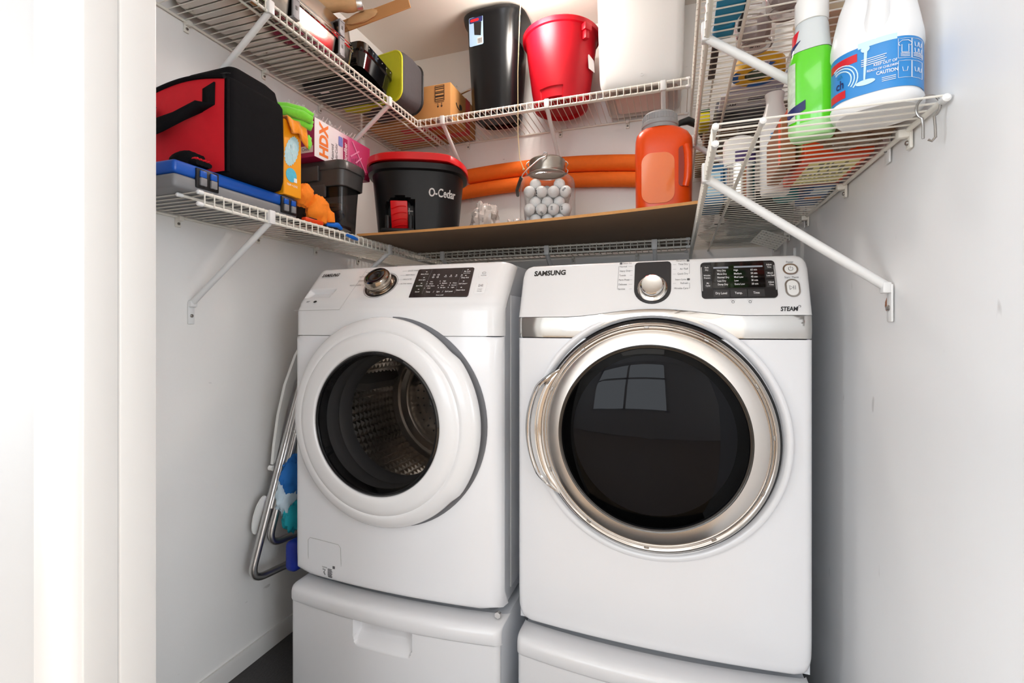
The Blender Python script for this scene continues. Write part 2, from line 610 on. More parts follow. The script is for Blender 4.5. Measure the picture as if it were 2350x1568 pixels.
def wire_shelf(label, loc, rz, length, braces=(), clips=(), lipcut=0.0, brace_feet=0.262, caps=(0, 1)):
    t = thing('wire_shelf', label, 'shelf', loc, rz, 'white wire shelves on the closet walls')
    # rods run along local X; local Y goes from the front lip to the wall; Z = 0 is the top of the deck wires
    for nm, y, z, r in (('front_rod', 0.0, -0.0065, 0.0042), ('lip_rod', 0.0, -LIP, 0.0042), ('back_rod', SHD - .006, -0.0065, 0.0042), ('middle_rod', 0.068, -0.0065, 0.0038)):
        rod = obj(nm, MB().tube([(0, y, z), (length, y, z)], r, 10), WIREW, t, local=True)
        for e in caps:
            cp = MB()
            x = 0 if e == 0 else length
            s = -1 if e == 0 else 1
            cp.lathe([(r + .0002, -0.012), (r + .0014, -0.010), (r + .0014, 0.002), (r * .7, 0.0045)], FR((x, y, z), (0, s, 0), (0, 0, 1)), 10)
            obj('end_cap', cp, WHITE, rod, local=True)
    w = MB().tube([(0, SHD - .002, -0.0018), (0, 0.001, -0.0018), (0, -0.0035, -0.005), (0, -0.0052, -0.010), (0, -0.0052, -LIP - .002)], 0.0017, 6)
    n = int((length - .004) / PITCH) + 1
    first = None
    for i in range(n):
        x = length - .003 - i * PITCH
        if first is None:
            first = obj('deck_wire', w, WIREW, t, local=True)
            first.location = (x, 0, 0)
        else:
            share('deck_wire', first, t, (x, 0, 0))
    cl = None
    for x in clips:
        c = MB()
        c.rbox(-.007, .007, SHD - .020, SHD - .001, -.018, -.004, .003)
        c.rbox(-.008, .008, SHD - .005, SHD, -.036, -.006, .002)
        s = MB().lathe([(.0042, 0), (.0042, .0015), (.003, .003)], FR((0, SHD - .005, -.026), (1, 0, 0), (0, 0, 1)), 10)
        if cl is None:
            cl = obj('wall_clip', c, WIREW, t, local=True)
            sc = obj('screw', s, SCREW, cl, local=True)
            cl.location = (x, 0, 0)
        else:
            c2 = share('wall_clip', cl, t, (x, 0, 0))
            share('screw', sc, c2)
    for x in braces:
        b = MB()
        p0, p1 = Vector((x, -.004, -.030)), Vector((x, SHD - .010, -brace_feet + .01))
        b.tube([p0, p1], 0.0086, 12)
        b.rbox(x - .010, x + .010, -.011, .006, -.040, -.002, .003)
        br = obj('brace', b, BRACE, t, local=True)
        f = MB().rbox(x - .010, x + .010, SHD - .004, SHD, -brace_feet - .055, -brace_feet + .012, .002)
        f.rbox(x - .010, x + .010, SHD - .016, SHD - .002, -brace_feet - .004, -brace_feet + .016, .003)
        obj('brace_foot', f, BRACE, br, local=True)
        obj('screw', MB().lathe([(.0052, 0), (.0052, .002), (.003, .004)], FR((x, SHD - .004, -brace_feet - .030), (1, 0, 0), (0, 0, 1)), 10), SCREW, br, local=True)
    return t


ZLO, ZUP, ZMID = 0.327, 0.907, 0.612
LX = -1.065
cl_left = [0.16, 0.42, 0.68, 0.94, 1.20]
wire_shelf('white wire shelf on the left wall just under the ceiling, holding steel pans', (LX, 0.86, ZUP), 90, 1.275, (0.172, 0.755), (0.16, 0.44, 0.72, 1.0))
wire_shelf('white wire shelf on the left wall, holding the red and black bag', (LX, 0.825, ZLO), 90, 1.31, (0.21, 0.79), (0.17, 0.45, 0.73, 1.0))
wire_shelf('high white wire shelf on the back wall under the black bin and red bucket', (LX + .008, 1.835, ZUP), 0, 1.105, (0.115, 0.575, 1.015), (0.1, 0.56, 0.86), brace_feet=.24)
wire_shelf('white wire shelf on the back wall beneath the brown board', (LX + .008, 1.835, ZLO), 0, 1.105, (0.115, 0.575, 0.985), (0.2, 0.62, 0.9), brace_feet=.24)
wire_shelf('white wire shelf on the right wall holding the bleach jug', (0.0605, 2.135, ZLO), -90, 1.31, (1.115,), (0.08, 0.32, 0.56, 0.88, 1.19), brace_feet=.262)
wire_shelf('white wire shelf on the right wall above the bleach jug, holding tape and bowls', (0.0605, 2.135, ZMID), -90, 1.30, (0.515, 1.105), (0.1, 0.5, 0.9), brace_feet=.262)
wire_shelf('highest white wire shelf on the right wall, empty', (0.0625, 2.135, ZUP + .004), -90, 1.24, (), (0.1, 0.5, 0.9))
# ================================================================== washing machine and dryer
def lerp(a, b, t):
    return a + (b - a) * t


def pw(pts, z):
    """piecewise linear y(z)"""
    if z <= pts[0][0]:
        return pts[0][1]
    for (z0, y0), (z1, y1) in zip(pts, pts[1:]):
        if z <= z1:
            return lerp(y0, y1, (z - z0) / (z1 - z0))
    return pts[-1][1]


def edges(n, r, a, b):
    """sample positions from a to b, dense within r of both ends"""
    k = 7
    e = [r * (1 - cos(pi / 2 * i / k)) for i in range(k)]
    mid = [a + r + (b - a - 2 * r) * i / n for i in range(n + 1)]
    return [a + q for q in e] + mid + [b - q for q in e[::-1]]


def bowed(x, xc, hw, bow):
    return -bow * (1 - ((x - xc) / hw) ** 2)


def corner(x, x0, x1, r):
    e = min(x - x0, x1 - x)
    if e >= r:
        return 0.0
    e = max(e, 0)
    return r - sqrt(max(r * r - (r - e) ** 2, 0))


# ---------------------------------------------------------------- washer
WX0, WX1, WXC, WHW = -1.118, -0.434, -0.776, 0.342
WB = 0.022
WZ0, WZS, WZP = -0.757, -0.0235, 0.066
washer = thing('washing_machine', 'white front-loading washing machine with a round white-framed door', 'washing machine', (WXC, 1.5, WZ0 - .018))


def wy(x, z):
    y = 1.173 + bowed(x, WXC, WHW, WB) + corner(x, WX0, WX1, 0.034)
    b = z - WZ0
    if b < .03:
        y += .03 - sqrt(max(.03 ** 2 - (.03 - b) ** 2, 0))
    return y


# lower front with a round hole, meshed in polar fashion
WDC = (-0.776, -0.263)
mb = MB()
N = 96
outer = []
hx0, hx1, hz0, hz1 = WX0, WX1, WZ0, WZS - .0012
for k in range(N):
    a = 2 * pi * k / N
    c, s = cos(a), sin(a)
    tx = ((hx1 - WDC[0]) if c > 0 else (hx0 - WDC[0])) / c if abs(c) > 1e-9 else 1e9
    tz = ((hz1 - WDC[1]) if s > 0 else (hz0 - WDC[1])) / s if abs(s) > 1e-9 else 1e9
    t = min(tx, tz)
    outer.append((WDC[0] + c * t, WDC[1] + s * t))
# pull the nearest ring point into each rectangle corner
for cx_, cz_ in ((hx0, hz0), (hx1, hz0), (hx0, hz1), (hx1, hz1)):
    j = min(range(N), key=lambda i: (outer[i][0] - cx_) ** 2 + (outer[i][1] - cz_) ** 2)
    outer[j] = (cx_, cz_)
ts = [0, .1, .2, .35, .5, .62, .72, .8, .86, .9, .93, .95, .97, .985, 1]
rings = []
for t in ts:
    ring_ = []
    for k in range(N):
        a = 2 * pi * k / N
        px, pz = WDC[0] + .205 * cos(a), WDC[1] + .205 * sin(a)
        x, z = lerp(px, outer[k][0], t), lerp(pz, outer[k][1], t)
        if abs(abs(x - WXC) - WHW) < .03 and False:
            pass
        ring_.append((x, wy(x, z), z))
    rings.append(ring_)
mb.loft(rings, 0, False, False)
obj('front_panel', mb, ENAMEL, washer, smooth=60)

# fascia: band above the seam plus the sloped control panel
WP0, WP1 = (1.175, WZP), (1.282, 0.192)
WSL = sqrt((WP1[0] - WP0[0]) ** 2 + (WP1[1] - WP0[1]) ** 2)


def wsurf(x, s, off=0.0):
    """point on the sloped control panel: x along, s up the slope"""
    ty, tz = (WP1[0] - WP0[0]) / WSL, (WP1[1] - WP0[1]) / WSL
    y = WP0[0] + ty * s + bowed(x, WXC, WHW, WB) * (1 - .5 * s / WSL) - tz * off
    return Vector((x, y, WP0[1] + tz * s + ty * off))


def wframe(x, s, off=0.0008):
    e = .004
    return FR(wsurf(x, s, off), wsurf(x + e, s, off) - wsurf(x - e, s, off), wsurf(x, s + e, off) - wsurf(x, s - e, off))


def wf(x, q):
    # q: arc position; <0 band part, >0 slope part
    k = corner(x, WX0, WX1, 0.040)
    if q <= 0:
        z = WZP + q
        y = 1.173 + bowed(x, WXC, WHW, WB) + k
        p = Vector((x, y + .004 * max(0, 1 + q / .09) * 0, z))
    else:
        s = min(q, WSL)
        p = wsurf(x, s) + Vector((0, k * .9, -k * .35))
        if q > WSL:
            ex = q - WSL
            p += Vector((0, ex, -ex * ex * 3.0))
    # soften the break between band and slope
    d = abs(q)
    if d < .025:
        p += Vector((0, .010 * (1 - d / .025) ** 2 * .6, -.0035 * (1 - d / .025) ** 2))
    # soften the top
    if q > WSL - .02:
        d2 = min(1, (q - WSL + .02) / .02)
        p += Vector((0, 0, -.004 * d2 * d2))
    # drawer grip scoop
    if 0.02 < q < .085 and x < -.96:
        u = (x + 1.040) / .054 - (q - .051) * 4
        v = (q - .0515) / .0185
        m_ = max(abs(u), abs(v))
        if m_ < 1:
            dp = .020 * min(1, (1 - m_) / .22) * (0.35 + .65 * (v * .5 + .5))
            p += Vector((0, dp * .72, -dp * .55))
    return tuple(p)


xs = edges(10, .040, WX0, WX1)
xs = sorted(set([round(q, 5) for q in xs] + [round(-1.10 + .004 * i, 5) for i in range(32)] + [round(WX0 + .66 * i / 24, 5) for i in range(1, 24)]))
qs = sorted(set([-0.0885, -.07, -.05, -.035, -.025, -.018, -.012, -.006, 0, .005, .010, .015, .02] + [round(.022 + .0025 * i, 5) for i in range(26)] + [.1, .115, .13, WSL - .02, WSL - .014, WSL - .008, WSL - .003, WSL, WSL + .006, WSL + .014, WSL + .03]))
obj('control_fascia', MB().grid(wf, xs, qs), ENAMELW, washer, smooth=50)

# cabinet: sides, top, back, set back behind the front, plus the seam shadow gaps
mb = MB()


def shell(mb, x0, x1, yf, yb, z0, z1, ytop):
    # sides (their front edges follow the sloped panel), back, top and bottom sheets
    for xa, xb in ((x0, x0 + .006), (x1 - .006, x1)):
        sec = [(yf, z0), (yf, z1 - .16), (ytop, z1 - .012), (ytop + .01, z1), (yb, z1), (yb, z0)]
        mb.loft([[(x, y, z) for y, z in sec] for x in (xa, xb)])
    mb.box(x0 + .006, x1 - .006, yb - .006, yb, z0, z1)
    mb.rbox(x0 + .0005, x1 - .0005, ytop + .01, yb, z1 - .012, z1 + .001, .004)
    mb.box(x0 + .006, x1 - .006, yf, yb, z0, z0 + .006)
    return mb


shell(mb, WX0 + .003, WX1 - .003, 1.211, 1.93, WZ0 + .004, 0.180, 1.305)
cab = obj('cabinet', mb, CABIN, washer)
mb = MB().rbox(WX1 - .0048, WX1 - .0008, 1.262, 1.90, WZ0 + .03, 0.09, .0015)
obj('side_panel', mb, CABIN, washer)
mb = MB().grid(lambda x, i: (x, wy(x, 0) + .0035 + (.012 if i in (0, 3) else 0), WZS + (-.006, -.004, .004, .006)[i]), edges(14, .02, WX0 + .040, WX1 - .040), range(4))
obj('seam_strip', mb, LGREY, washer)
# feet
mb = MB().lathe([(.018, 0), (.018, .016), (.012, .018)], Matrix.Translation((WX1 - .045, 1.24, WZ0 - .018)), 12)
ft = obj('foot', mb, GREY, washer)
for x, y in ((WX0 + .045, 1.24), (WX1 - .045, 1.86), (WX0 + .045, 1.86)):
    share('foot', ft, washer, (x - WX1 + .045, y - 1.24, 0))

# door
DF = FR((WDC[0], 0, WDC[1]), (1, 0, 0), (0, 0, 1))


def wr(a, r):
    """the door outline is a little wider on the grip side"""
    d = abs((a + pi) % (2 * pi) - pi)
    g = 1.0
    if d < radians(43):
        g = 1 + .028 * (1 - max(0, (d - radians(36)) / radians(7)))
    return r * lerp(1, g, max(0, min(1, (r - .25) / .035)))


def polar(mb, prof, fn, seg=96, m=0, M=DF, cap1=False):
    rings_ = [[(fn(2 * pi * k / seg, r) * cos(2 * pi * k / seg), fn(2 * pi * k / seg, r) * sin(2 * pi * k / seg), h) for k in range(seg)] for r, h in prof]
    mb.loft(rings_, m, False, cap1, M=M)
    return mb


mb = MB()
polar(mb, [(.262, -1.166), (.278, -1.158), (.289, -1.149), (.2925, -1.140), (.2905, -1.130), (.284, -1.1215), (.272, -1.1150), (.260, -1.1115), (.2535, -1.1110), (.2515, -1.1125), (.2495, -1.1105),
           (.246, -1.1075), (.235, -1.1040), (.218, -1.1020), (.205, -1.1015), (.200, -1.1030), (.1975, -1.1075), (.1970, -1.125), (.200, -1.150)], wr, 128)
door = obj('door', mb, ENAMELW, washer, smooth=45)
mb = MB()


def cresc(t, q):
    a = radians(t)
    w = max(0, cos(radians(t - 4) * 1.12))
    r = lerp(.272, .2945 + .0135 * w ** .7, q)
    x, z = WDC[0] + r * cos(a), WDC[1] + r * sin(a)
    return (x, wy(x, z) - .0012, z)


obj('grip_recess_shade', MB().grid(cresc, list(range(-76, 85, 4)), [0, .5, 1]), mat('recess_shade_grey', S(112, 113, 117), .5), washer)  # flat crescent on the body, the recess's shade put into its grey
mb = MB()
polar(mb, [(.1972, -1.1065), (.193, -1.1035), (.1885, -1.1040), (.1865, -1.1080), (.1855, -1.14)], lambda a, r: r, 96)
obj('window_rim', mb, BLACKG, door)
mb = MB()
mb.lathe([(.1875, 1.1075 * -1), (.15, -1.1010), (.10, -1.0965), (.05, -1.0945), (.004, -1.094)], DF, 96, cap0=False, cap1=True)
obj('window_glass', mb, pane('washer_glass', (0.80, 0.78, 0.76, 1), 0.02, 1.22), door)
# gasket, drum and drum back
mb = MB()
mb.lathe([(.202, -1.135), (.192, -1.17), (.186, -1.185), (.190, -1.20), (.176, -1.225), (.178, -1.245), (.196, -1.262), (.235, -1.266)], DF, 72, cap0=False, cap1=False)
obj('door_gasket', mb, mat('gasket_grey', S(58, 58, 60), 0.45), washer)
mb = MB()
NA, NL = 60, 13
R = .236
y0, y1 = 1.268, 1.56
vs, fs = [], []
for j in range(NL):
    for i in range(NA):
        a0, a1 = 2 * pi * i / NA, 2 * pi * (i + 1) / NA
        ya, yb = lerp(y0, y1, j / NL), lerp(y0, y1, (j + 1) / NL)
        am, ym = (a0 + a1) / 2, (ya + yb) / 2
        o = len(vs)
        for a, y, r in ((a0, ya, R), (a1, ya, R), (a1, yb, R), (a0, yb, R), (am, ym, R - .0075)):
            vs.append((WDC[0] + r * cos(a), y, WDC[1] + r * sin(a)))
        fs += [(o, o + 1, o + 4), (o + 1, o + 2, o + 4), (o + 2, o + 3, o + 4), (o + 3, o, o + 4)]
mb.add(vs, fs)
drum = obj('drum', mb, DRUM, washer, flat=True)
mb = MB().lathe([(.236, -1.56), (.222, -1.575), (.205, -1.565), (.19, -1.585), (.17, -1.575), (.12, -1.572), (.004, -1.572)], DF, 60, cap0=False)
obj('drum_back', mb, DRUM, washer)
hol = MB()
for rr, nn in ((.035, 8), (.06, 14), (.085, 20), (.11, 26), (.135, 30)):
    for k in range(nn):
        a = 2 * pi * k / nn
        hol.lathe([(.0034, -1.5715), (.0034, -1.570), (.0006, -1.5699)], FR((WDC[0] + rr * cos(a), 0, WDC[1] + rr * sin(a)), (1, 0, 0), (0, 0, 1)), 6)
obj('drum_holes', hol, BLACK, drum, kind='stuff')
for a in (-80, 40, 160):
    a = radians(a)
    M = FR((WDC[0] + .234 * cos(a), 1.28, WDC[1] + .234 * sin(a)), (-sin(a), 0, cos(a)), (-cos(a), 0, -sin(a)))
    mb = MB().loft([[(-.035, 0, -h), (-.012, .04 if 0 < i < 3 else .02, -h), (.012, .04 if 0 < i < 3 else .02, -h), (.035, 0, -h)] for i, h in enumerate((0, .05, .2, .26))], M=M)
    obj('drum_paddle', mb, mat('paddle_grey', S(70, 68, 66), 0.4), drum)

# drawer seam, logo, grip mark
mb = MB()
for s0 in (-.0195,):
    mb.tube([wsurf(x, -.019, .0002) + Vector((0, .0012, 0)) for x in (-1.10, -1.06, -1.0, -.95, -.921)], .0007, 5)
    mb.tube([wsurf(-.920, -.019, .0006), wsurf(-.919, .0, .0004), wsurf(-.9165, .05, .0006), wsurf(-.914, .1, .0006), wsurf(-.912, .15, .0006)], .0005, 5)
obj('drawer_seam', mb, LGREY, washer)
mb = MB()
txt(mb, 'SAMSUNG', .0205, wframe(-1.040, .130, .0022), align='CENTER', bold=.03, wide=1.0, shear=.15)
obj('brand_lettering', mb, PRINTB, washer, label='black brand lettering on the washer')
mb = MB()
txt(mb, 'VRT', .010, wframe(-1.057, .0155), x=-.008, bold=.01, shear=.3)
mb.prism(superell(.0062, .0045, 2, 16), 0, .0004, wframe(-1.0345, .0155))
obj('small_mark', mb, PRINTB, washer)

# dial
DM = wframe(-.824, .078, 0)
mb = MB().ring(.0445, .0505, 0, .0009, DM, 64)
obj('dial_ring_print', mb, BLACK, washer)
mb = MB().ring(.0535, .0545, 0, .0006, DM, 64)
obj('dial_guide_print', mb, PRINTG, washer)
mb = MB().lathe([(.044, 0), (.043, .003), (.0375, .0045), (.037, .012), (.0395, .014), (.0405, .018), (.0395, .030), (.036, .036), (.031, .0375)], DM, 64, cap0=False, cap1=False)
dial = obj('dial', mb, DKCHROME, washer)
mb = MB().lathe([(.031, .0375), (.027, .0362), (.015, .0366), (.002, .0368)], DM, 48, cap0=False)
obj('dial_cap', mb, BLACKG, dial)

# display
DX = -.6265
dm = wframe(-.6250, .0815, .0006)
pl = [(-.0830, -.0600), (.0905, -.0605), (.0935, -.055), (.0835, .055), (.0785, .0590), (-.0890, .0590), (-.0925, .055)]
mb = MB().prism(pl, -.002, .0012, dm)
disp = obj('display_panel', mb, mat('display_brown_black', S(42, 34, 36), 0.12, coat=0.3), washer)
lm = wframe(-.6250, .0815, .0022)
mb = MB()
for s_, x, y, w in (('Extra Rinse', -.066, .036, .0085), ('Extra Spin', -.066, .011, .0085), ('Spin Only', -.066, -.014, .0085), ('Sound', -.064, -.039, .0085),
                    ('My Cycle', .066, .042, .0085), ('Touch & Save', .066, .034, .006), ('Delay End', .066, .015, .0090), ('Self Clean+', .067, -.010, .0090), ('Smart Care', .067, -.036, .0090),
                    ('Temp', -.030, -.0405, .0095), ('Spin', .001, -.0405, .0095), ('Soil Level', .033, -.0405, .0095), ('/', -.013, -.0405, .012), ('/', .0145, -.0405, .012), ('Power on/off', .010, -.0545, .0065)):
    txt(mb, s_, w * .86, lm, x, y, bold=.01)
for s_, x, y in (('Hot', -.033, .002), ('Warm', -.031, -.007), ('Eco Warm', -.028, -.016), ('Cold', -.033, -.025), ('High', .007, .003), ('Medium', .010, -.006), ('Low', .006, -.015), ('No Spin', .010, -.024), ('Heavy', .041, -.006), ('Normal', .041, -.015), ('Light', .040, -.024)):
    txt(mb, s_, .0066, lm, x, y, bold=.012)
    mb.prism(superell(.0011, .0018, 2, 8), 0, .0002, lm @ Matrix.Translation((x - .0135, y, 0)))
for x in (-.065, .066):
    for y in (.044, .019, -.0055, -.031):
        mb.prism(superell(.0025, .0012, 3, 8), 0, .0002, lm @ Matrix.Translation((x + (.002 if x < 0 else 0), y + (.002 if x < 0 else .0055), 0)))
for i, s_ in enumerate(('Wash', 'Rinse', 'Spin', 'End')):
    txt(mb, s_, .0055, lm, .004 + .0165 * i, .0215)
    mb.ring(.001, .002, 0, .0002, lm @ Matrix.Translation((.004 + .0165 * i, .027, 0)), 10)
for x, y in ((-.034, .031), (-.020, .031), (-.034, .021), (-.020, .021)):
    mb.ring(.0022, .0032, 0, .0002, lm @ Matrix.Translation((x, y, 0)), 12)
obj('display_lettering', mb, PRINTW, disp)
mb = MB()
mb.tube([lm @ Vector(p) for p in ((-.048, .054, 0), (-.046, -.048, 0))], .0003, 4)
mb.tube([lm @ Vector(p) for p in ((.050, .054, 0), (.052, -.048, 0))], .0003, 4)
obj('display_divider', mb, GREY, disp)
# dial names and small keys
mb = MB()
for i, s_ in enumerate(('NORMAL', 'HEAVY DUTY', 'BEDDING', 'WOOL/LINGERIE')):
    txt(mb, s_, .0078, wframe(-.884 - .004 * i, .136 - .0185 * i), align='RIGHT', shear=.12)
    mb.tube([wsurf(-.880 - .004 * i, .136 - .0185 * i, .0008), wsurf(-.866 - .006 * i, .136 - .0185 * i, .0008)], .0002, 4)
for i, s_ in enumerate(('QUICK WASH', 'PERM PRESS', 'DELICATES', 'ACTIVE WEAR')):
    txt(mb, s_, .0082, wframe(-.757 - .0005 * i, .1355 - .0185 * i), align='LEFT', shear=.12)
    mb.tube([wsurf(-.760, .1355 - .0185 * i, .0008), wsurf(-.775, .1355 - .0185 * i, .0008)], .0002, 4)
obj('dial_lettering', mb, PRINTG, washer)
for (x, s, w, h, nm) in ((-.5075, .110, .032, .026, 'POWER'), (-.5035, .056, .032, .042, 'START')):
    M = wframe(x, s, .0003)
    k = obj('touch_key', MB().prism(rrect(w, h, .004), -.001, .0008, M, bev=.0006), ENAMELW, washer)
    mb = MB()
    if nm == 'POWER':
        txt(mb, 'POWER', .0065, M, 0, -.0065)
        mb.tube([M @ Vector((.0048 * cos(radians(t)), .0035 + .0048 * sin(radians(t)), .001)) for t in range(125, 416, 24)], .0004, 4)
        mb.tube([M @ Vector((0, .004, .001)), M @ Vector((0, .0092, .001))], .0004, 4)
    else:
        txt(mb, 'START', .0065, M, 0, -.007)
        txt(mb, 'PAUSE', .0065, M, 0, -.0145)
        mb.tube([M @ Vector(p) for p in ((-.006, .003, .001), (-.006, .012, .001), (.001, .0075, .001), (-.006, .003, .001))], .0005, 4)
        for x_ in (.0025, .0055):
            mb.tube([M @ Vector((x_, .003, .001)), M @ Vector((x_, .012, .001))], .0005, 4)
    for p in mb.v[:0]:
        pass
    mb.v = [tuple(Vector(p) + Vector((0, -.0008, .0006))) for p in mb.v]
    obj('key_print', mb, PRINTG, k)

# filter cover and rating label
def wfront(x, z, off=.0006):
    return Vector((x, wy(x, z) - off, z))


FM = FR(wfront(-.985, -.689), wfront(-.95, -.69) - wfront(-1.02, -.69), (0, 0, 1))
out = [(-.070, -.055), (-.066, .046), (-.058, .054), (.046, .050), (.058, .040), (.068, -.052)]
mb = MB().tube([wfront(-.985 + p[0], -.688 + p[1], .0002) for p in [(-.063, -.055), (-.066, .0), (-.066, .046), (-.058, .054), (-.02, .054), (.02, .053), (.052, .052), (.060, .044), (.062, 0), (.064, -.056)]], .0009, 6)
obj('filter_cover_seam', mb, LGREY, washer)
mb = MB()
for i in range(9):
    w = random.uniform(.014, .020)
    c = wfront(-.967, -.714 - i * .0031)
    F_ = FR(c, wfront(-.95, -.72) - wfront(-.985, -.72), (0, 0, 1))
    mb.box(-.006, -.006 + w, -.0009, .0009, 0, .0003, M=F_)
F_ = FR(wfront(-.986, -.722), wfront(-.95, -.72) - wfront(-1.02, -.72), (0, 0, 1))
txt(mb, 'CAUTION', .006, F_, .001, .010, bold=.02)
mb.tube([F_ @ Vector(p) for p in ((-.006, .004, 0), (.004, .003, 0), (-.002, -.004, 0), (.003, -.012, 0))], .0011, 5)
mb.prism(rrect(.008, .008, .0005, 1), 0, .0003, FR(wfront(-.950, -.706), (1, 0, 0), (0, 0, 1)))
obj('rating_label', mb, PRINTG, washer)

# ---------------------------------------------------------------- pedestals
def pedestal(label, x0, x1, yf, ztop, capz, zb, bow, scoop=True, cabx=0.0):
    xc, hw = (x0 + x1) / 2, (x1 - x0) / 2
    t = thing('pedestal', label, 'pedestal', (xc, 1.5, zb))

    def f(x, q):
        # q runs from -1 back of top, 0 top front edge, then down to the floor
        k = corner(x, x0, x1, .018)
        y = yf + bowed(x, xc, hw, bow) + k
        z = ztop - k * .3
        return y, z
    # cap strip with a top ledge
    prof = [(.075, 0), (.030, 0), (.016, -.0005), (.008, -.003), (.003, -.008), (.0, -.016), (0, capz - ztop + .006), (.002, capz - ztop + .001), (.010, capz - ztop)]
    mb = MB()
    xs_ = edges(14, .018, x0, x1)
    mb.grid(lambda x, i: (x, f(x, 0)[0] + prof[i][0], f(x, 0)[1] + prof[i][1]), xs_, range(len(prof)))
    obj('drawer_top_strip', mb, PEDW, t, smooth=50)
    # drawer front with the finger scoop
    sx0, sx1 = xc - .092, xc + .094

    def g(x, z):
        y = yf + .0045 + bowed(x, xc, hw, bow) + corner(x, x0 + .003, x1 - .003, .014)
        if scoop and z < capz:
            u = (x - (sx0 + sx1) / 2) / ((sx1 - sx0) / 2)
            d = (capz - z) / .070
            if d < 1.05 and abs(u) < 1.06:
                edge = min(1, (1 - min(1, abs(u) ** 8)) * 3) * min(1, max(0, (1 - d) / .45))
                lim = 1 if d < .55 else sqrt(max(0, 1 - ((d - .55) / .45) ** 2))
                if abs(u) < .82 + .18 * lim:
                    y += .030 * edge
        return (x, y, z)
    xs2 = sorted(set([round(q, 5) for q in edges(14, .014, x0 + .003, x1 - .003)] + [round(sx0 - .008 + .0035 * i, 5) for i in range(59)]))
    zs2 = [capz - .0012 - .003 * i for i in range(28)] + [capz - .1, capz - .16, capz - .22, zb + .06, zb + .045]
    zs2 = sorted(set(z for z in zs2 if z > zb + .04))
    obj('drawer_front', MB().grid(g, xs2, zs2), PEDW, t, smooth=50)
    obj('cabinet', MB().rbox(x0 + .004 + cabx, x1 - .004, yf + .026, 1.92, zb + .012, ztop - .006, .004), CABIN, t)
    obj('plinth', MB().rbox(x0 + .02, x1 - .02, yf + .045, 1.9, zb, zb + .05, .003), DARKGREY, t)
    return t


pedestal('white drawer pedestal with a scooped grip under the washing machine', -1.100, -0.425, 1.140, -0.775, -0.8185, ZF, .026)
obj('hex_bolt', MB().lathe([(.009, 0), (.009, .010)], FR((-0.447, 1.185, -.7655), (0, 0, 1), (1, 0, 0)), 6), STEEL, bpy.data.objects['pedestal'])

# ---------------------------------------------------------------- dryer
EX0, EX1, EXC, EHW = -0.399, 0.289, -0.055, 0.344
EB = 0.022
EZ0, EZT = -0.786, 0.027
dryer = thing('dryer', 'white front-loading dryer with a large steel-rimmed dark glass door', 'dryer', (EXC, 1.55, EZ0 - .014))


def ey(x, z):
    y = 1.210 + bowed(x, EXC, EHW, EB) + corner(x, EX0, EX1, 0.018)
    b = z - EZ0
    if b < .05:
        y += (.05 - sqrt(max(.05 ** 2 - (.05 - b) ** 2, 0))) * .55
    return y


def zb_top(x):
    d = abs(x - EXC)
    return EZT + .0175 * (0.5 + 0.5 * cos(pi * min(1, d / .215)))


def zb_bot(x):
    d = abs(x - EXC)
    base = -.0255
    return max(base, -.258 + sqrt(max(.2865 ** 2 - d * d, 0)) if d < .2865 else base)


zs3 = edges(14, .03, EZ0, -.0275)
xs3 = edges(36, .018, EX0, EX1)
# the lower front has slightly rounded lower corners
def efr(x, z):
    e = min(x - EX0, EX1 - x)
    lift = 0
    if e < .035:
        lift = (.035 - sqrt(max(.035 ** 2 - (.035 - e) ** 2, 0)))
    t_ = (z - EZ0) / (-.0275 - EZ0)
    z2 = z + lift * max(0, 1 - t_ * 3)
    return (x, ey(x, z), z2)


obj('front_panel', MB().grid(efr, xs3, zs3), ENAMEL, dryer, smooth=50)
# chrome band that arches over the door
def band(x, t):
    z = lerp(zb_bot(x) + .0006, zb_top(x) - .0006, t)
    return (x, ey(x, 0) - .0016 - .0020 * sin(pi * t) - max(0, (zb_bot(x) + .0255)) * .10 * (1 - t), z)


obj('chrome_band', MB().grid(band, sorted(set(edges(70, .018, EX0 + .002, EX1 - .002))), [0, .06, .15, .3, .5, .7, .85, .94, 1]), mat('band_chrome', (0.70, 0.69, 0.67, 1), 0.07, 1.0), dryer, smooth=60)
EP0, EP1 = (1.208, EZT), (1.262, 0.172)
ESL = sqrt((EP1[0] - EP0[0]) ** 2 + (EP1[1] - EP0[1]) ** 2)


def esurf(x, s, off=0.0):
    ty, tz = (EP1[0] - EP0[0]) / ESL, (EP1[1] - EP0[1]) / ESL
    y = EP0[0] + ty * s + bowed(x, EXC, EHW, EB) * (1 - .3 * s / ESL) - tz * off
    return Vector((x, y, EP0[1] + tz * s + ty * off))


def eframe(x, s, off=0.0008):
    e = .004
    return FR(esurf(x, s, off), esurf(x + e, s, off) - esurf(x - e, s, off), esurf(x, s + e, off) - esurf(x, s - e, off))


def efas(x, q):
    k = corner(x, EX0, EX1, .018)
    s0 = (zb_top(x) - EZT) * 1.04 + .0008
    e = min(x - EX0, EX1 - x)
    droop = 0
    if e < .03:
        droop = .03 - sqrt(max(.03 ** 2 - (.03 - e) ** 2, 0))
    if q <= 1:
        s = lerp(s0, ESL, q)
        p = esurf(x, s) + Vector((0, k, 0))
        r = max(0, (s - (ESL - .014)) / .014)
        p += Vector((0, .004 * r * r, -.004 * r * r - droop * max(0, (q - .75) * 4)))
    else:
        p = esurf(x, ESL) + Vector((0, k + (q - 1) * .10 + .004, -.004 - (q - 1) * .02 - droop))
    return tuple(p)


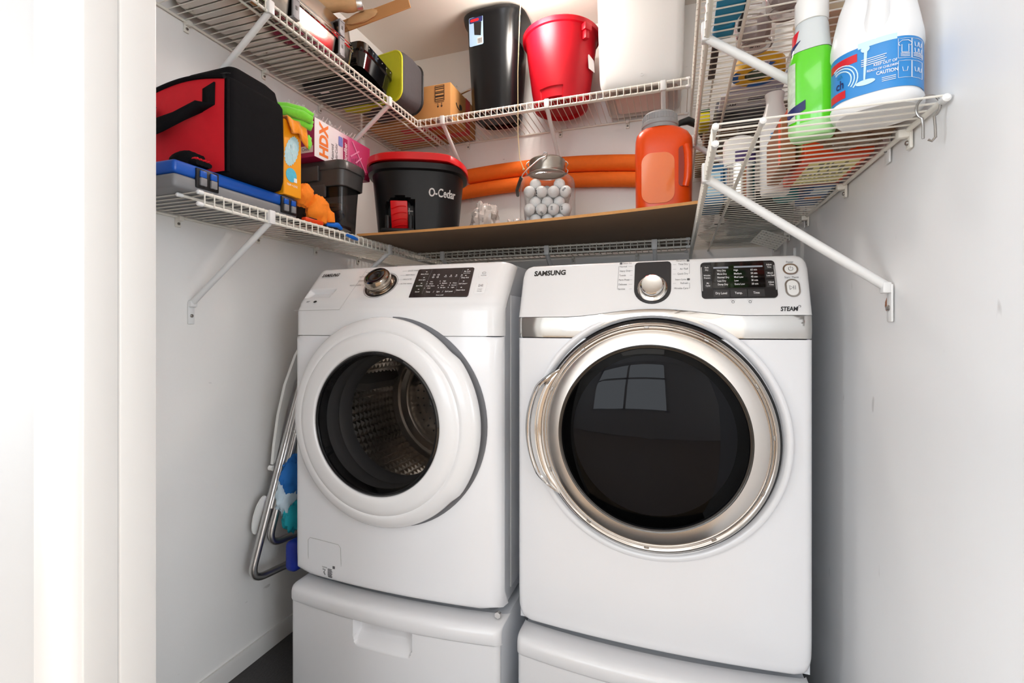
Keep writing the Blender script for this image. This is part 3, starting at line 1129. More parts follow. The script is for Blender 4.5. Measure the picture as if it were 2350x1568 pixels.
obj('control_fascia', MB().grid(efas, sorted(set(edges(60, .018, EX0, EX1))), [0, .2, .4, .6, .7, .75, .8, .85, .9, .925, .95, .97, .985, 1, 1.05, 1.15, 1.4]), ENAMELW, dryer, smooth=50)
obj('cabinet', shell(MB(), EX0 + .003, EX1 - .003, 1.229, 2.00, EZ0 + .006, 0.166, 1.290), CABIN, dryer)
mb = MB().lathe([(.018, 0), (.018, .013), (.012, .015)], Matrix.Translation((EX1 - .045, 1.29, EZ0 - .012)), 12)
ft = obj('foot', mb, GREY, dryer)
for x, y in ((EX0 + .045, 1.29), (EX1 - .045, 1.93), (EX0 + .045, 1.93)):
    share('foot', ft, dryer, (x - EX1 + .045, y - 1.29, 0))

# door
EDC = (EXC, -.258)
EF = FR((EDC[0], 0, EDC[1]), (1, 0, 0), (0, 0, 1))
plain = lambda a, r: r
mb = MB()
polar(mb, [(.3005, -1.1875), (.298, -1.1855), (.292, -1.1845), (.286, -1.1875), (.281, -1.195)], plain, 128, M=EF)
obj('door_surround', mb, ENAMEL, dryer, smooth=60)
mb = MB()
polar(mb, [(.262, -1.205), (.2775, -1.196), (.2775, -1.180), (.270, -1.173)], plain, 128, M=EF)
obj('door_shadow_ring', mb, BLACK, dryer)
mb = MB()
polar(mb, [(.2715, -1.178), (.2705, -1.1665), (.2675, -1.1615), (.2635, -1.1600), (.2605, -1.1615), (.2590, -1.1630), (.2575, -1.1605), (.2550, -1.1590), (.2525, -1.1610), (.2515, -1.1625)], plain, 128, M=EF)
edoor = obj('door', mb, mat('door_chrome', (0.60, 0.56, 0.52, 1), 0.10, 1.0), dryer, smooth=45)
mb = MB()
polar(mb, [(.2516, -1.1620), (.2500, -1.1608), (.240, -1.1572), (.230, -1.1545), (.2185, -1.1525), (.2170, -1.1545)], plain, 128, M=EF)
obj('steel_ring', mb, mat('warm_brushed_steel', (0.74, 0.70, 0.66, 1), 0.24, 1.0, var=.03, scale=80, stretch=(1, 1, 10)), edoor)
mb = MB()
polar(mb, [(.2172, -1.1540), (.2145, -1.1515), (.2105, -1.1520), (.2085, -1.1560), (.2080, -1.160)], plain, 128, M=EF)
obj('glass_rim', mb, BLACKG, edoor)
mb = MB().lathe([(.2095, -1.1545), (.195, -1.1500), (.17, -1.1450), (.13, -1.1395), (.09, -1.1360), (.05, -1.1340), (.004, -1.1332)], EF, 96, cap0=False)
obj('door_glass', mb, pane('dryer_glass', (0.08, 0.08, 0.09, 1), 0.015, 1.25), edoor)
mb = MB().lathe([(.212, -1.157), (.198, -1.175), (.185, -1.205), (.165, -1.235), (.11, -1.255), (.004, -1.262)], EF, 64, cap0=False)
obj('inner_bowl', mb, mat('bowl_black', S(14, 14, 16), 0.3), edoor)
mb = MB().tube([EF @ Vector((.172 * cos(radians(t)), .172 * sin(radians(t)), -1.200)) for t in range(-60, 50, 6)], .004, 6)
obj('inner_seal', mb, GREY, edoor)
# small rim screws
scr = None
for t in (92, 62, 128, 30, 156, 202, 236, 268, 302, 336, 4):
    a = radians(t)
    M = FR(EF @ Vector((.2592 * cos(a), .2592 * sin(a), -1.1625)), (-sin(a), 0, cos(a)), (cos(a), 0, sin(a)))
    if scr is None:
        obj('rim_clip', MB().rbox(-.0055, .0055, -.002, .002, -.003, .0012, .0006, 1, M=FR(EF @ Vector((.2592 * cos(a), .2592 * sin(a), -1.1625)), (-sin(a), 0, cos(a)), (cos(a), 0, sin(a)))), SCREW, edoor)
    else:
        pass
    mbc = MB().rbox(-.0050, .0050, -.0018, .0018, -.0006, .0012, .0005, 1, M=FR(EF @ Vector((.2592 * cos(a), .2592 * sin(a), -1.1622)), (-sin(a), 0, cos(a)), (cos(a), 0, sin(a))))
    obj('rim_clip', mbc, SCREW, edoor)
# chrome pull handle on the left
mb = MB()
A0, A1 = 144.0, 216.0


def hr(t):
    d = abs(t - 180) / 36.0
    base = .2640
    if d < .62:
        return .3060 - .006 * (d / .62) ** 2
    return lerp(.3000, base + .003, (d - .62) / .38)


def hfn(t, q):
    a = radians(t)
    ro = hr(t)
    r = lerp(.2620, ro, min(q, 1))
    hp = [(0, 1.1640), (.10, 1.1610), (.30, 1.1590), (.42, 1.1600), (.50, 1.1570), (.62, 1.1530), (.74, 1.1560), (.84, 1.1530), (.93, 1.1545), (1.0, 1.1600), (1.01, 1.190)]
    h = hp[-1][1]
    for (q0, h0), (q1, h1) in zip(hp, hp[1:]):
        if q0 <= q <= q1:
            h = lerp(h0, h1, (q - q0) / (q1 - q0))
            break
    k = max(0, 1 - (ro - .264) / .02)
    h = lerp(h, max(h, 1.163), k)
    return tuple(EF @ Vector((r * cos(a), r * sin(a), -h)))


mb.grid(hfn, [A0 + (A1 - A0) * i / 40 for i in range(41)], [0, .05, .10, .2, .30, .36, .42, .46, .50, .56, .62, .68, .74, .79, .84, .88, .93, .97, 1.0, 1.01])
obj('door_handle', mb, CHROME, edoor, smooth=60, label='ridged chrome pull on the left of the dryer door')

obj('handle_edge', MB().tube([Vector(hfn(A0 + (A1 - A0) * i / 40, 1.0)) + Vector((0, .004, 0)) for i in range(41)], .0013, 6), BLACK, edoor)

# lettering and controls
mb = MB()
txt(mb, 'SAMSUNG', .0215, eframe(-.3185, .1265), bold=.04, wide=1.25)
obj('brand_lettering', mb, mat('brand_silver_dark', S(62, 60, 58), 0.3, 0.6), dryer, label='dark silver brand lettering on the dryer')
mb = MB()
txt(mb, 'STEAM', .0160, eframe(.2400, .0150), bold=.03, shear=.22)
Ms = eframe(.2400, .0150)
mb.tube([Ms @ Vector(p) for p in ((.0170, -.004, 0), (.0190, .005, 0), (.0215, .009, 0), (.0245, .0085, 0), (.0245, .005, 0), (.022, .0045, 0))], .0005, 4)
obj('steam_lettering', mb, PRINTB, dryer)
mb = MB()
for i, s_ in enumerate(('Normal', 'Heavy Duty', 'Towels', 'Perm Press', 'Delicates', 'Sanitize')):
    s = .1365 - .0126 * i
    txt(mb, s_, .0078, eframe(-.1335 - .0004 * i, s), align='LEFT')
    mb.tube([esurf(-.112 + .001 * (i % 3) * 2, s, .0006), esurf(-.1015, s, .0006)], .0002, 4)
mb.tube([esurf(-.1345, .1375, .0006), esurf(-.1365, .1375, .0006), esurf(-.1375, .0735, .0006), esurf(-.1355, .0735, .0006)], .0003, 4)
for i, (s_, s) in enumerate((('Time Dry', .1365), ('Air Fluff', .1235), ('Quick Dry', .1105), ('Refresh', .085), ('Wrinkle Care', .0715))):
    txt(mb, s_, .0078, eframe(.0290, s), align='RIGHT')
    mb.tube([esurf(-.0055, s, .0006), esurf(.002 if len(s_) < 11 else -.004, s, .0006)], .0002, 4)
mb.tube([esurf(.0305, .1370, .0006), esurf(.0325, .1370, .0006), esurf(.0325, .1105, .0006), esurf(.0305, .1105, .0006)], .0003, 4)
mb.tube([esurf(.0305, .0850, .0006), esurf(.0325, .0850, .0006), esurf(.0325, .0715, .0006), esurf(.0305, .0715, .0006)], .0003, 4)
txt(mb, 'Sensor Dry', .0065, eframe(-.1260, .1455), align='LEFT')
txt(mb, 'Manual Dry', .0065, eframe(.0240, .1460), align='RIGHT')
txt(mb, 'Steam Cycles', .0065, eframe(.0250, .0950), align='RIGHT')
for x, s in ((-.1310, .1455), (.0295, .1460), (.0300, .0950)):
    mb.prism(rrect(.0062, .0055, .0012), 0, .0003, eframe(x, s))
txt(mb, 'Power', .0080, eframe(.2500, .1325))
txt(mb, 'Start / Pause', .0080, eframe(.2510, .0935))
mb.ring(.0025, .0033, 0, .0003, eframe(.126, .034), 12)
mb.ring(.0025, .0033, 0, .0003, eframe(.162, .034), 12)
mb.tube([esurf(.120, .0385, .0006), esurf(.132, .0385, .0006)], .0002, 4)
mb.tube([esurf(.156, .0385, .0006), esurf(.168, .0385, .0006)], .0002, 4)
obj('cycle_lettering', mb, PRINTG, dryer)
# dial plate and knob
KM = eframe(-.0530, .0715, .0004)
pl = [(-.0435 , 0)]
poly = [(.0435, 0), (.0435, .068), (.0405, .0735), (.036, .0755), (-.036, .0755), (-.0405, .0735), (-.0435, .068), (-.0435, 0)] + [(.0435 * cos(radians(t)), .0400 * sin(radians(t)) - .0) for t in range(190, 351, 10)]
obj('dial_plate', MB().prism(poly, -.002, .0016, KM, bev=.0008), mat('plate_black', S(32, 30, 32), .3), dryer)
mb = MB().lathe([(.0355, .001), (.0350, .006), (.0320, .008), (.0290, .0085), (.0285, .007), (.0270, .007), (.0275, .022), (.0265, .026), (.0245, .0275)], KM, 64, cap0=False, cap1=False)
knob = obj('knob', mb, CHROME, dryer)
mb = MB().lathe([(.0246, .0275), (.0235, .0268), (.0005, .0272)], KM, 64, cap0=False)
obj('knob_cap', mb, mat('radial_steel', (0.72, 0.70, 0.66, 1), 0.32, 1.0, var=.12, scale=9), knob)
# display
EM = eframe(.1385, .0905, .0004)
ed = obj('display_panel', MB().prism(rrect(.1610, .0960, .0085), -.002, .0022, EM, bev=.0008), mat('panel_black', S(34, 33, 35), .3), dryer)
EM2 = eframe(.1385, .0905, .0027)
obj('screen', MB().prism(rrect(.1130, .0690, .002), -.001, .0003, EM2 @ Matrix.Translation((.0005, .0125, 0))), BLACKG, ed)
for x in (-.0785, .0785):
    obj('side_trim', MB().rbox(-.0012, .0012, -.032, .032, 0, .002, .0008, 1, M=EM2 @ Matrix.Translation((x, .003, -.0008))), LGREY, ed)
for i, s_ in enumerate(('Dry Level', 'Temp.', 'Time')):
    x = -.038 + .0372 * i
    k = obj('soft_key', MB().rbox(-.0176, .0176, -.0095, .0095, 0, .0014, .0006, 1, M=EM2 @ Matrix.Translation((x, -.0360, -.0004))), DARKGREY, ed)
    obj('key_print', txt(MB(), s_, .0088, EM2 @ Matrix.Translation((x, -.0360, .0013)), bold=.012), PRINTW, k)
for x, y, lines in ((-.0670, .0330, ('Rack', 'Dry')), (-.0670, .0115, ('Wrinkle', 'Prevent')), (-.0660, -.0090, ('My', 'Cycle')), (.0680, .0360, ('Adjust', 'Time')), (.0690, .0140, ('Mixed', 'Load Bell')), (.0690, -.0095, ('Adjust', 'Time'))):
    k = obj('soft_key', MB().rbox(-.0092, .0092, -.0095, .0095, 0, .0010, .0005, 1, M=EM2 @ Matrix.Translation((x, y - .003, -.0004))), DARKGREY, ed)
    mb = MB()
    for i, s_ in enumerate(lines):
        txt(mb, s_, .0062, EM2 @ Matrix.Translation((x, y - .0065 * i, .0009)), bold=.012)
    obj('key_print', mb, PRINTW, k)
mb = MB()
SMM = EM2 @ Matrix.Translation((.0005, .0125, .0006))
for i, r_ in enumerate((('Very Dry', 'High', '60 min'), ('More Dry', 'Medium', '50 min'), ('Normal Dry', 'Med Low', '40 min'), ('Less Dry', 'Low', '30 min'), ('Damp Dry', 'Extra Low', '20 min'))):
    for x, s_ in zip((-.045, -.0085, .0275), r_):
        txt(mb, s_, .0072, SMM, x, .0115 - .0092 * i, align='LEFT', bold=.008)
obj('screen_lettering', mb, PRINTW, ed)
mb = MB()
mb.box(-.0525, -.0195, .0170, .0215, 0, .0002, M=SMM)
mb.box(-.0075, .0540, .0178, .0222, 0, .0002, M=SMM)
obj('screen_bar', mb, mat('screen_bar_grey', S(150, 156, 166), .4), ed)
# push buttons
for (x, s, w, h, nm) in ((.2500, .1140, .0290, .0250, 'p'), (.2512, .0665, .0280, .0420, 's')):
    M = eframe(x, s, .0003)
    n = 10
    def pill(w_, h_):
        r = min(w_, h_) / 2 - .0002
        return rrect(w_, h_, r, n)
    mbr = MB()
    o_, i_ = pill(w + .003, h + .003), pill(w - .004, h - .004)
    mbr.loft([[(p[0], p[1], z) for p in q] for q, z in ((o_, -.001), (o_, .0018), (i_, .0018), (i_, -.001))], 0, False, False, M=M)
    rg = obj('button_bezel', mbr, mat('satin_nickel', (0.62, 0.60, 0.56, 1), .25, 1.0), dryer)
    bt = obj('push_button', MB().prism(pill(w - .004, h - .004), -.001, .0030, M, bev=.0012), WHITE, dryer)
    mb = MB()
    if nm == 'p':
        mb.tube([M @ Vector((.0048 * cos(radians(t)), .0048 * sin(radians(t)), .0032)) for t in range(120, 421, 20)], .00045, 4)
        mb.tube([M @ Vector((0, .001, .0032)), M @ Vector((0, .0068, .0032))], .00045, 4)
    else:
        mb.tube([M @ Vector(p) for p in ((-.0065, -.005, .0032), (-.0065, .005, .0032), (.0005, 0, .0032), (-.0065, -.005, .0032))], .0005, 4)
        for x_ in (.0015, .005):
            mb.tube([M @ Vector((x_, -.005, .0032)), M @ Vector((x_, .005, .0032))], .0005, 4)
    obj('button_print', mb, PRINTB, bt)

pedestal('white drawer pedestal under the dryer, mostly cut off by the picture edge', -0.392, 0.286, 1.172, -0.802, -0.8455, ZF, .030)
# ================================================================== things on the upper shelves
ZU = ZUP + .0006
T_ = Matrix.Translation


def ringz(poly, z, cx=0, cy=0):
    return [(cx + x, cy + y, z) for x, y in poly]


# --- two mirror-polished pans held together by grey snap latches
def pan(label, x0, x1, y0, y1, z0, z1, flip):
    t = thing('steel_pan', label, 'pan', ((x0 + x1) / 2, (y0 + y1) / 2, z0), group='steel pans on the upper left shelf')
    w, d, h = x1 - x0, y1 - y0, z1 - z0
    zs = [(0.0, .010), (0.004, .003), (0.012, .0), (h * .8, -.004), (h, -.006)] if not flip else [(0, -.006), (h * .2, -.004), (h - .012, 0), (h - .004, .003), (h, .010)]
    mb = MB()
    mb.loft([ringz(rrect(w - 2 * i - .02, d - 2 * i - .02, .045), z) for z, i in zs], 0, cap0=not flip, cap1=flip)
    body = obj('pan_body', mb, mat('mirror_steel', (0.56, 0.51, 0.46, 1), 0.12, 1.0), t, local=True)
    zr = h if not flip else 0
    pts = [(x, y, zr) for x, y in rrect(w - .004, d - .004, .052, 6)]
    obj('rolled_rim', MB().tube(pts, .0042, 8, closed=True), CHROME, t, local=True)
    return t


lower_pan = pan('shiny shallow steel pan lying on the upper left shelf', -1.345, -1.068, .93, 1.435, ZU, ZU + .066, False)
upper_pan = pan('dark-reflecting steel pan stacked upside down on the lower pan', -1.345, -1.068, .93, 1.432, ZU + .076, ZU + .145, True)
for root, z0, z1 in ((lower_pan, ZU + .010, ZU + .070), (upper_pan, ZU + .078, ZU + .128)):
    for y in (1.13, 1.335):
        mb = MB().rbox(-1.069, -1.062, y - .013, y + .013, z0, z1, .0015)
        mb.rbox(-1.088, -1.060, y - .012, y + .012, z0 - .003, z0 + .003, .0012)
        mb.rbox(-1.080, -1.060, y - .012, y + .012, z1 - .006, z1, .0012)
        lt = obj('snap_latch', mb, mat('latch_grey', S(140, 138, 142), .45), root)
        obj('latch_slot', MB().rbox(-1.0622, -1.0612, y - .004, y + .004, (z0 + z1) / 2 - .006, (z0 + z1) / 2 + .006, .0004, 1), DARKGREY, lt)

# --- wooden pieces on the pans
ZPT = ZU + .1455
t = thing('wooden_spindle', 'turned pale wooden handle with a metal end cap on top of the pans', 'wood handle', (-1.14, 1.35, ZPT))
p0, p1 = Vector((-1.24, 1.280, ZPT + .034)), Vector((-1.040, 1.385, ZPT + .064))
ax = (p1 - p0).normalized()
F_ = FR(p0, ax.orthogonal(), ax.cross(ax.orthogonal()))
L = (p1 - p0).length
mb = MB().lathe([(.012, 0), (.022, .01), (.029, .05), (.030, .10), (.024, .14), (.021, .17), (.025, .19), (.024, L - .016), (.019, L)], F_, 24)
obj('handle', mb, WOOD, t)
mb = MB().lathe([(.0205, L - .001), (.0205, L + .016), (.019, L + .019), (.014, L + .019), (.012, L + .014), (.0005, L + .014)], F_, 24)
obj('end_cap', mb, STEEL, t)
t = thing('wood_wedge', 'thin light-brown board with a split wooden block on it, jutting past the pans', 'wood scrap', (-1.08, 1.42, ZPT))
BM = FR((-1.092, 1.417, ZPT + .008), (.218, .032, .052), (-.02, -.25, 1))
mb = MB().rbox(-.02, .232, -.004, .034, -.003, .003, .001, 1, M=BM)
obj('board', mb, mat('plywood_tan', S(198, 142, 88), .6, var=.06, scale=12), t)
mb = MB().crumple((0, 0, 0), (.062, .017, .008), .14, 4, 2.0, 24, 12, flat=False, M=BM @ T_((.055, .020, .006)))
obj('split_block', mb, WOOD, t)

# --- black enamel drip tray, standing tilted
t = thing('black_tray', 'glossy black roasting tray with a slotted rim next to the lime cooler bag', 'tray', (-1.19, 1.56, ZU))
Mt = FR((-1.20, 1.56, ZU + .002), (0, .985, -.17), (1, 0, 0)) @ Matrix.Rotation(0, 4, 'X')
Mt = T_((-1.20, 1.552, ZU + .036)) @ Matrix.Rotation(radians(-8), 4, 'X')
mb = MB()
mb.loft([ringz(rrect(.235, .185, .025), 0), ringz(rrect(.250, .198, .03), .055), ringz(rrect(.262, .208, .03), .060), ringz(rrect(.262, .210, .03), .088), ringz(rrect(.250, .200, .03), .092)], 0, M=Mt)
bt = obj('tray_body', mb, BLACKG, t)
for i in range(6):
    obj('rim_dot', MB().lathe([(.0022, 0), (.0016, .0006)], Mt @ FR((.1312, -.07 + .028 * i, .077), (0, 1, 0), (0, 0, 1)), 8), LGREY, bt)
t = thing('oven_rack_liner', 'flat black liner pan seen through the upper left shelf deck', 'pan', (-1.22, 1.55, ZU))
mb = MB().loft([ringz(rrect(.235, .19, .02), 0, -1.222, 1.545), ringz(rrect(.245, .20, .02), .014, -1.222, 1.545)])
mb.v = [(x, y, z + ZU) for x, y, z in mb.v]
obj('pan_body', mb, BLACK, t)
obj('paper_tag', MB().rbox(-1.30, -1.26, 1.500, 1.512, ZU - .0004, ZU, .0001, 1), WHITE, t)

# --- lime and grey lunch bag
t = thing('lunch_bag', 'lime green and charcoal soft lunch bag on its side', 'lunch bag', (-1.15, 1.77, ZU))
Mb = T_((-1.165, 1.690, ZU + .112)) @ Matrix.Rotation(radians(-8), 4, 'Z') @ Matrix.Rotation(radians(90), 4, 'X')
mb = MB()
secs = [(-.135, .245, .190, .05), (-.120, .262, .208, .05), (-.07, .272, .216, .045), (-.02, .268, .214, .04), (-.004, .262, .208, .04), (0, .256, .202, .04)]
mb.loft([[(x, y, h) for x, y in rrect(w, d, r, 6)] for h, w, d, r in secs], M=Mb)
obj('bag_body', mb, mat('charcoal_fabric', S(70, 67, 70), .8, var=.1, scale=60, bump=.2), t)
mb = MB().loft([[(x, y, h) for x, y in rrect(w, d, r, 6)] for h, w, d, r in ((-.002, .252, .198, .038), (.004, .252, .198, .038), (.008, .246, .192, .036))], M=Mb)
obj('lime_panel', mb, mat('lime_fabric', S(196, 200, 20), .7, var=.06, scale=40, bump=.15), t)
obj('piping', MB().tube([Mb @ Vector((x, y, .004)) for x, y in rrect(.256, .202, .04, 6)], .004, 8, closed=True), mat('lime_piping', S(214, 216, 40), .6), t)
obj('base_trim', MB().tube([Mb @ Vector((x, y, -.125)) for x, y in rrect(.262, .206, .05, 6)], .006, 8, closed=True), BLACK, t)
obj('lime_flap', MB().crumple((-1.25, 1.675, ZU + .008), (.07, .035, .008), .12, 3, flat=True), MATS['lime_fabric'], t)

# --- cardboard carton
t = thing('cardboard_box', 'brown cardboard carton with a red tape strip in the shelf corner', 'box', (-1.125, 1.975, ZU))
bx0, bx1, by0, by1, bz1 = -1.330, -.9165, 1.858, 2.128, ZU + .152
obj('carton', MB().rbox(bx0, bx1, by0, by1, ZU, bz1, .003), CARD, t)
mb = MB()
Mc = FR((bx1 - .052, by0 - .0006, ZU + .115), (1, 0, 0), (0, 0, 1))
mb.tube([Mc @ Vector(p) for p in ((-.022, -.036, 0), (.022, -.036, 0), (.022, .030, 0), (-.022, .030, 0), (-.022, -.036, 0))], .0012, 4)
for y in (-.03, -.020, -.016, -.004, .002, .014, .022):
    mb.box(-.020, .020, y, y + .003, 0, .0004, M=Mc)
for x in (-.008, .010):
    mb.box(x - .001, x + .001, -.060, -.046, 0, .0004, M=Mc)
    mb.add([(x - .005, -.058, 0), (x + .005, -.058, 0), (x, -.067, 0)], [(0, 1, 2)], 0, Mc)
mb.box(-.022, .022, -.043, -.0415, 0, .0004, M=Mc)
obj('printed_mark', mb, PRINTB, t)
mb = MB()
Ms = FR((bx1 + .0006, 1.945, ZU + .085), (0, 1, 0), (0, 0, 1))
mb.tube([Ms @ Vector((.030 * cos(radians(a)) - .005, .026 * sin(radians(a)) + .01, 0)) for a in range(200, 330, 12)], .0028, 5)
mb.crumple((0, 0, 0), (.016, .012, .0006), .1, 2, seg=12, rings=6, flat=False, M=Ms @ T_((.015, .0, 0)))
obj('printed_mark', mb, PRINTB, t)
rt = mat('red_tape', S(196, 32, 26), .4, var=.08, scale=20)
mb = MB().box(bx1 - .0002, bx1 + .0009, 2.015, 2.062, ZU - .001, bz1 + .001)
mb.box(bx0 + .06, bx1 + .0009, 2.015, 2.062, ZU - .0010, ZU - .0002)
obj('red_tape', mb, rt, t)
mb = MB().box(-1.20, -1.0, 1.905, 1.955, ZU - .0010, ZU - .0003)
obj('red_label', mb, rt, t)
mb = MB().box(bx1 - .085, bx1 - .006, by0 + .002, by0 + .058, ZU - .0009, ZU - .0003)
obj('barcode_label', mb, WHITE, t)
mb = MB()
for i in range(14):
    mb.box(bx1 - .080 + i * .005, bx1 - .0785 + i * .005 + random.random() * .0015, by0 + .012, by0 + .050, ZU - .0012, ZU - .0009)
obj('barcode_bars', mb, PRINTB, t)

# --- chrome rod between carton and bin
t = thing('chrome_rod', 'thin chrome rod above the cardboard carton', 'rod', (-1.0, 2.08, ZU + .16))
obj('rod', MB().tube([(-1.12, 2.07, bz1 + .0125), (-.80, 2.10, bz1 + .12)], .006, 10), CHROME, t)
mb = MB().tube([(-1.15, 2.067, bz1 + .0125), (-1.085, 2.073, bz1 + .026)], .0105, 12)
obj('grip', mb, BLACK, t)

# --- black waste bin
t = thing('waste_bin', 'tall black plastic waste bin with a product sticker', 'bin', (-.738, 1.965, ZU))
mb = MB()
P = 3.2


def se(a, b, z):
    return [(x, y, z) for x, y in superell(a, b, P, 48)]


rings = [se(.080, .078, .012), se(.092, .086, 0), se(.100, .092, .006), se(.105, .096, .04), se(.124, .110, .392), se(.137, .119, .408), se(.141, .122, .428), se(.138, .119, .430), se(.120, .106, .405), se(.100, .092, .03)]
mb.loft(rings, 0, True, True)
bb = obj('bin_body', mb, mat('bin_black', S(13, 13, 14), .24, var=.1, scale=6, spec=.35), t, local=True)
Ml = FR((-.058, -.1085, .345), (1, -.08, 0), (.0, -.055, 1))
st = obj('sticker', MB().prism(rrect(.066, .118, .006), 0, .0006, Ml, bev=.0002), mat('sticker_blue', S(160, 190, 220), .35), t, local=True)
mb = MB().prism(rrect(.062, .022, .004, cy=.046), .0006, .0009, Ml)
obj('sticker_band', mb, NAVY, st, local=True)
mb = MB().prism([(-.016, -.022), (.014, -.030), (.018, .026), (-.018, .030)], .0006, .0010, Ml @ T_((.008, .008, 0)))
obj('sticker_picture', mb, BLACK, st, local=True)
obj('sticker_logo', MB().prism(rrect(.040, .011, .005), .0009, .0012, Ml @ T_((-.006, .046, 0))), RED, st, local=True)
mb = MB().prism(rrect(.024, .026, .001, 1), .0006, .0009, Ml @ T_((.017, -.042, 0)))
obj('barcode_patch', mb, WHITE, st, local=True)
mb = MB()
for i in range(8):
    mb.box(-.010 + .0027 * i, -.0085 + .0027 * i, -.011, .011, .0009, .0011, M=Ml @ T_((.017, -.042, 0)))
obj('barcode_bars', mb, PRINTB, st, local=True)

# --- red bucket
t = thing('bucket', 'red plastic bucket with a moulded pouring lip beside the black bin', 'bucket', (-.452, 1.955, ZU))
mb = MB()


def cr(r, z, n=64, dent=0, spout=0.0):
    out = []
    for k in range(n):
        a = 2 * pi * k / n
        rr = r
        d = abs((a - radians(262) + pi) % (2 * pi) - pi)
        if dent and d < .42:
            rr -= dent * min(1, (.42 - d) / .12)
        out.append((rr * cos(a), rr * sin(a), z))
    return out


rings = [cr(.085, .012), cr(.098, .0), cr(.110, .004, dent=.022), cr(.113, .02, dent=.024), cr(.1165, .045, dent=.022), cr(.1175, .052), cr(.122, .075), cr(.147, .268), cr(.151, .280), cr(.160, .282), cr(.1615, .299), cr(.158, .303), cr(.150, .300), cr(.142, .27), cr(.108, .014)]
mb.loft(rings)
rb = obj('bucket_body', mb, DRED, t, local=True)
mb = MB()
for s in (1,):
    LM = Matrix.Rotation(radians(-38), 4, 'Z')
    mb.rbox(.146, .170, -.018, .018, .253, .280, .004, M=LM)
    mb.rbox(.142, .164, -.010, .010, .223, .258, .004, M=LM)
obj('handle_lug', mb, DRED, t, local=True)
Ml = FR((.128, -.040, .155), (.35, 1, 0), (-.12, .0, 1))
obj('paper_tag', MB().add([(-.02, -.03, .002), (.02, -.034, .006), (.012, .01, .012), (-.018, .034, .004)], [(0, 1, 2, 3)], 0, Ml).add([(-.02, -.03, .001), (.02, -.034, .005), (.012, .01, .011), (-.018, .034, .003)], [(3, 2, 1, 0)], 0, Ml), WHITE, t, local=True)

# --- white foam cooler
t = thing('foam_cooler', 'large white moulded container with a black strap button', 'container', (-.126, 1.985, ZU))
FOAMW = mat('white_foam', S(212, 212, 211), .5, var=.012, scale=8)
mb = MB()


def rr_(w, d, z, r=.028, cy=0):
    return [(x, y + cy, z) for x, y in rrect(w, d, r, 5)]


rings = [rr_(.255, .225, .010), rr_(.270, .240, .0), rr_(.286, .256, .006), rr_(.302, .276, .034), rr_(.306, .280, .060), rr_(.326, .290, .43), rr_(.318, .282, .438)]
mb.loft(rings)
obj('cooler_body', mb, FOAMW, t, local=True)
obj('bottom_recess', MB().loft([rr_(.20, .17, -.0004, .02), rr_(.20, .17, -.0001, .02)]), mat('pinkish_white', S(226, 206, 200), .4), t, local=True)
M = FR((.008, -.1466, .362), (1, 0, 0), (0, -.03, 1))
sb = obj('strap_button', MB().lathe([(.021, 0), (.021, .003), (.018, .005), (.0005, .0055)], M, 28), BLACK, t, local=True)
obj('strap', MB().box(0, .075, -.006, .006, .0005, .003, M=M @ Matrix.Rotation(radians(32), 4, 'Z') @ T_((.012, 0, 0))), BLACK, sb, local=True)
obj('moulding_dimple', MB().ring(.004, .0065, 0, .0015, FR((.008, -.1405, .040), (1, 0, 0), (0, -.12, 1)), 16), FOAMW, t, local=True)

# --- ceiling lamp with pull string
t = thing('ceiling_lamp', 'white ceiling lamp with a long pull string hanging in front of the bucket', 'lamp', (-.520, 1.725, ZC - .16))
mb = MB().lathe([(.055, ZC), (.055, ZC - .012), (.040, ZC - .022), (.034, ZC - .052), (.022, ZC - .055)], T_((-.520, 1.725, 0)), 32)
obj('lampholder', mb, WHITE, t)
mb = MB().lathe([(.0135, ZC - .053), (.016, ZC - .066), (.027, ZC - .092), (.031, ZC - .108), (.026, ZC - .126), (.012, ZC - .137), (.001, ZC - .139)], T_((-.520, 1.725, 0)), 28)
obj('bulb', mb, mat('warm_bulb', S(255, 224, 188), .3, emit=1.5), t)
strp = [(-.550, 1.722, ZC - .050), (-.552, 1.70, 1.17), (-.556, 1.69, .95), (-.5535, 1.685, .72), (-.545, 1.68, .625), (-.528, 1.675, .583)]
st = obj('pull_string', MB().tube(strp, .0019, 6), mat('string_cream', S(226, 204, 160), .8), t)
obj('knot', MB().sphere(strp[-1], .0042, 10, 8), MATS['string_cream'], st)
pl = bpy.data.lights.new('closet_bulb', 'POINT')
pl.energy = 13.0
pl.color = (1.0, .94, .87)
pl.shadow_soft_size = .08
po = bpy.data.objects.new('closet_bulb', pl)
COL.objects.link(po)
po.location = (-.520, 1.725, ZC - .175 + H)
# ================================================================== things on the lower left shelf and the board
ZL = ZLO + .0006
FAB = mat('black_fabric', S(20, 19, 21), .9, var=.15, scale=50, bump=.3, spec=.12)
REDF = mat('red_fabric', S(226, 18, 38), .8, var=.06, scale=40, bump=.25)

# --- brown board across the back shelf
t = thing('brown_board', 'wide brown hardboard shelf board lying over the back and side shelves', 'board', (-.51, 1.77, ZL + .006))


def sag(x):
    u = (x + .515) / .575
    return -.010 * (1 - u * u)


ZBD = ZL + .0035          # underside at its ends
BT = .0085
xs_ = [-1.092 + 1.150 * i / 20 for i in range(21)]


def by_(x):
    return lerp(1.452, 1.366, (x + 1.092) / 1.150)


def bz_(x, y):
    # it rests on the side shelves' lips and the back shelf; the free front edge sags a little
    f = max(0, min(1, (1.835 - y) / .45))
    return ZBD + max(0.0, sag(x) * f + .0) if False else ZBD + sag(x) * f


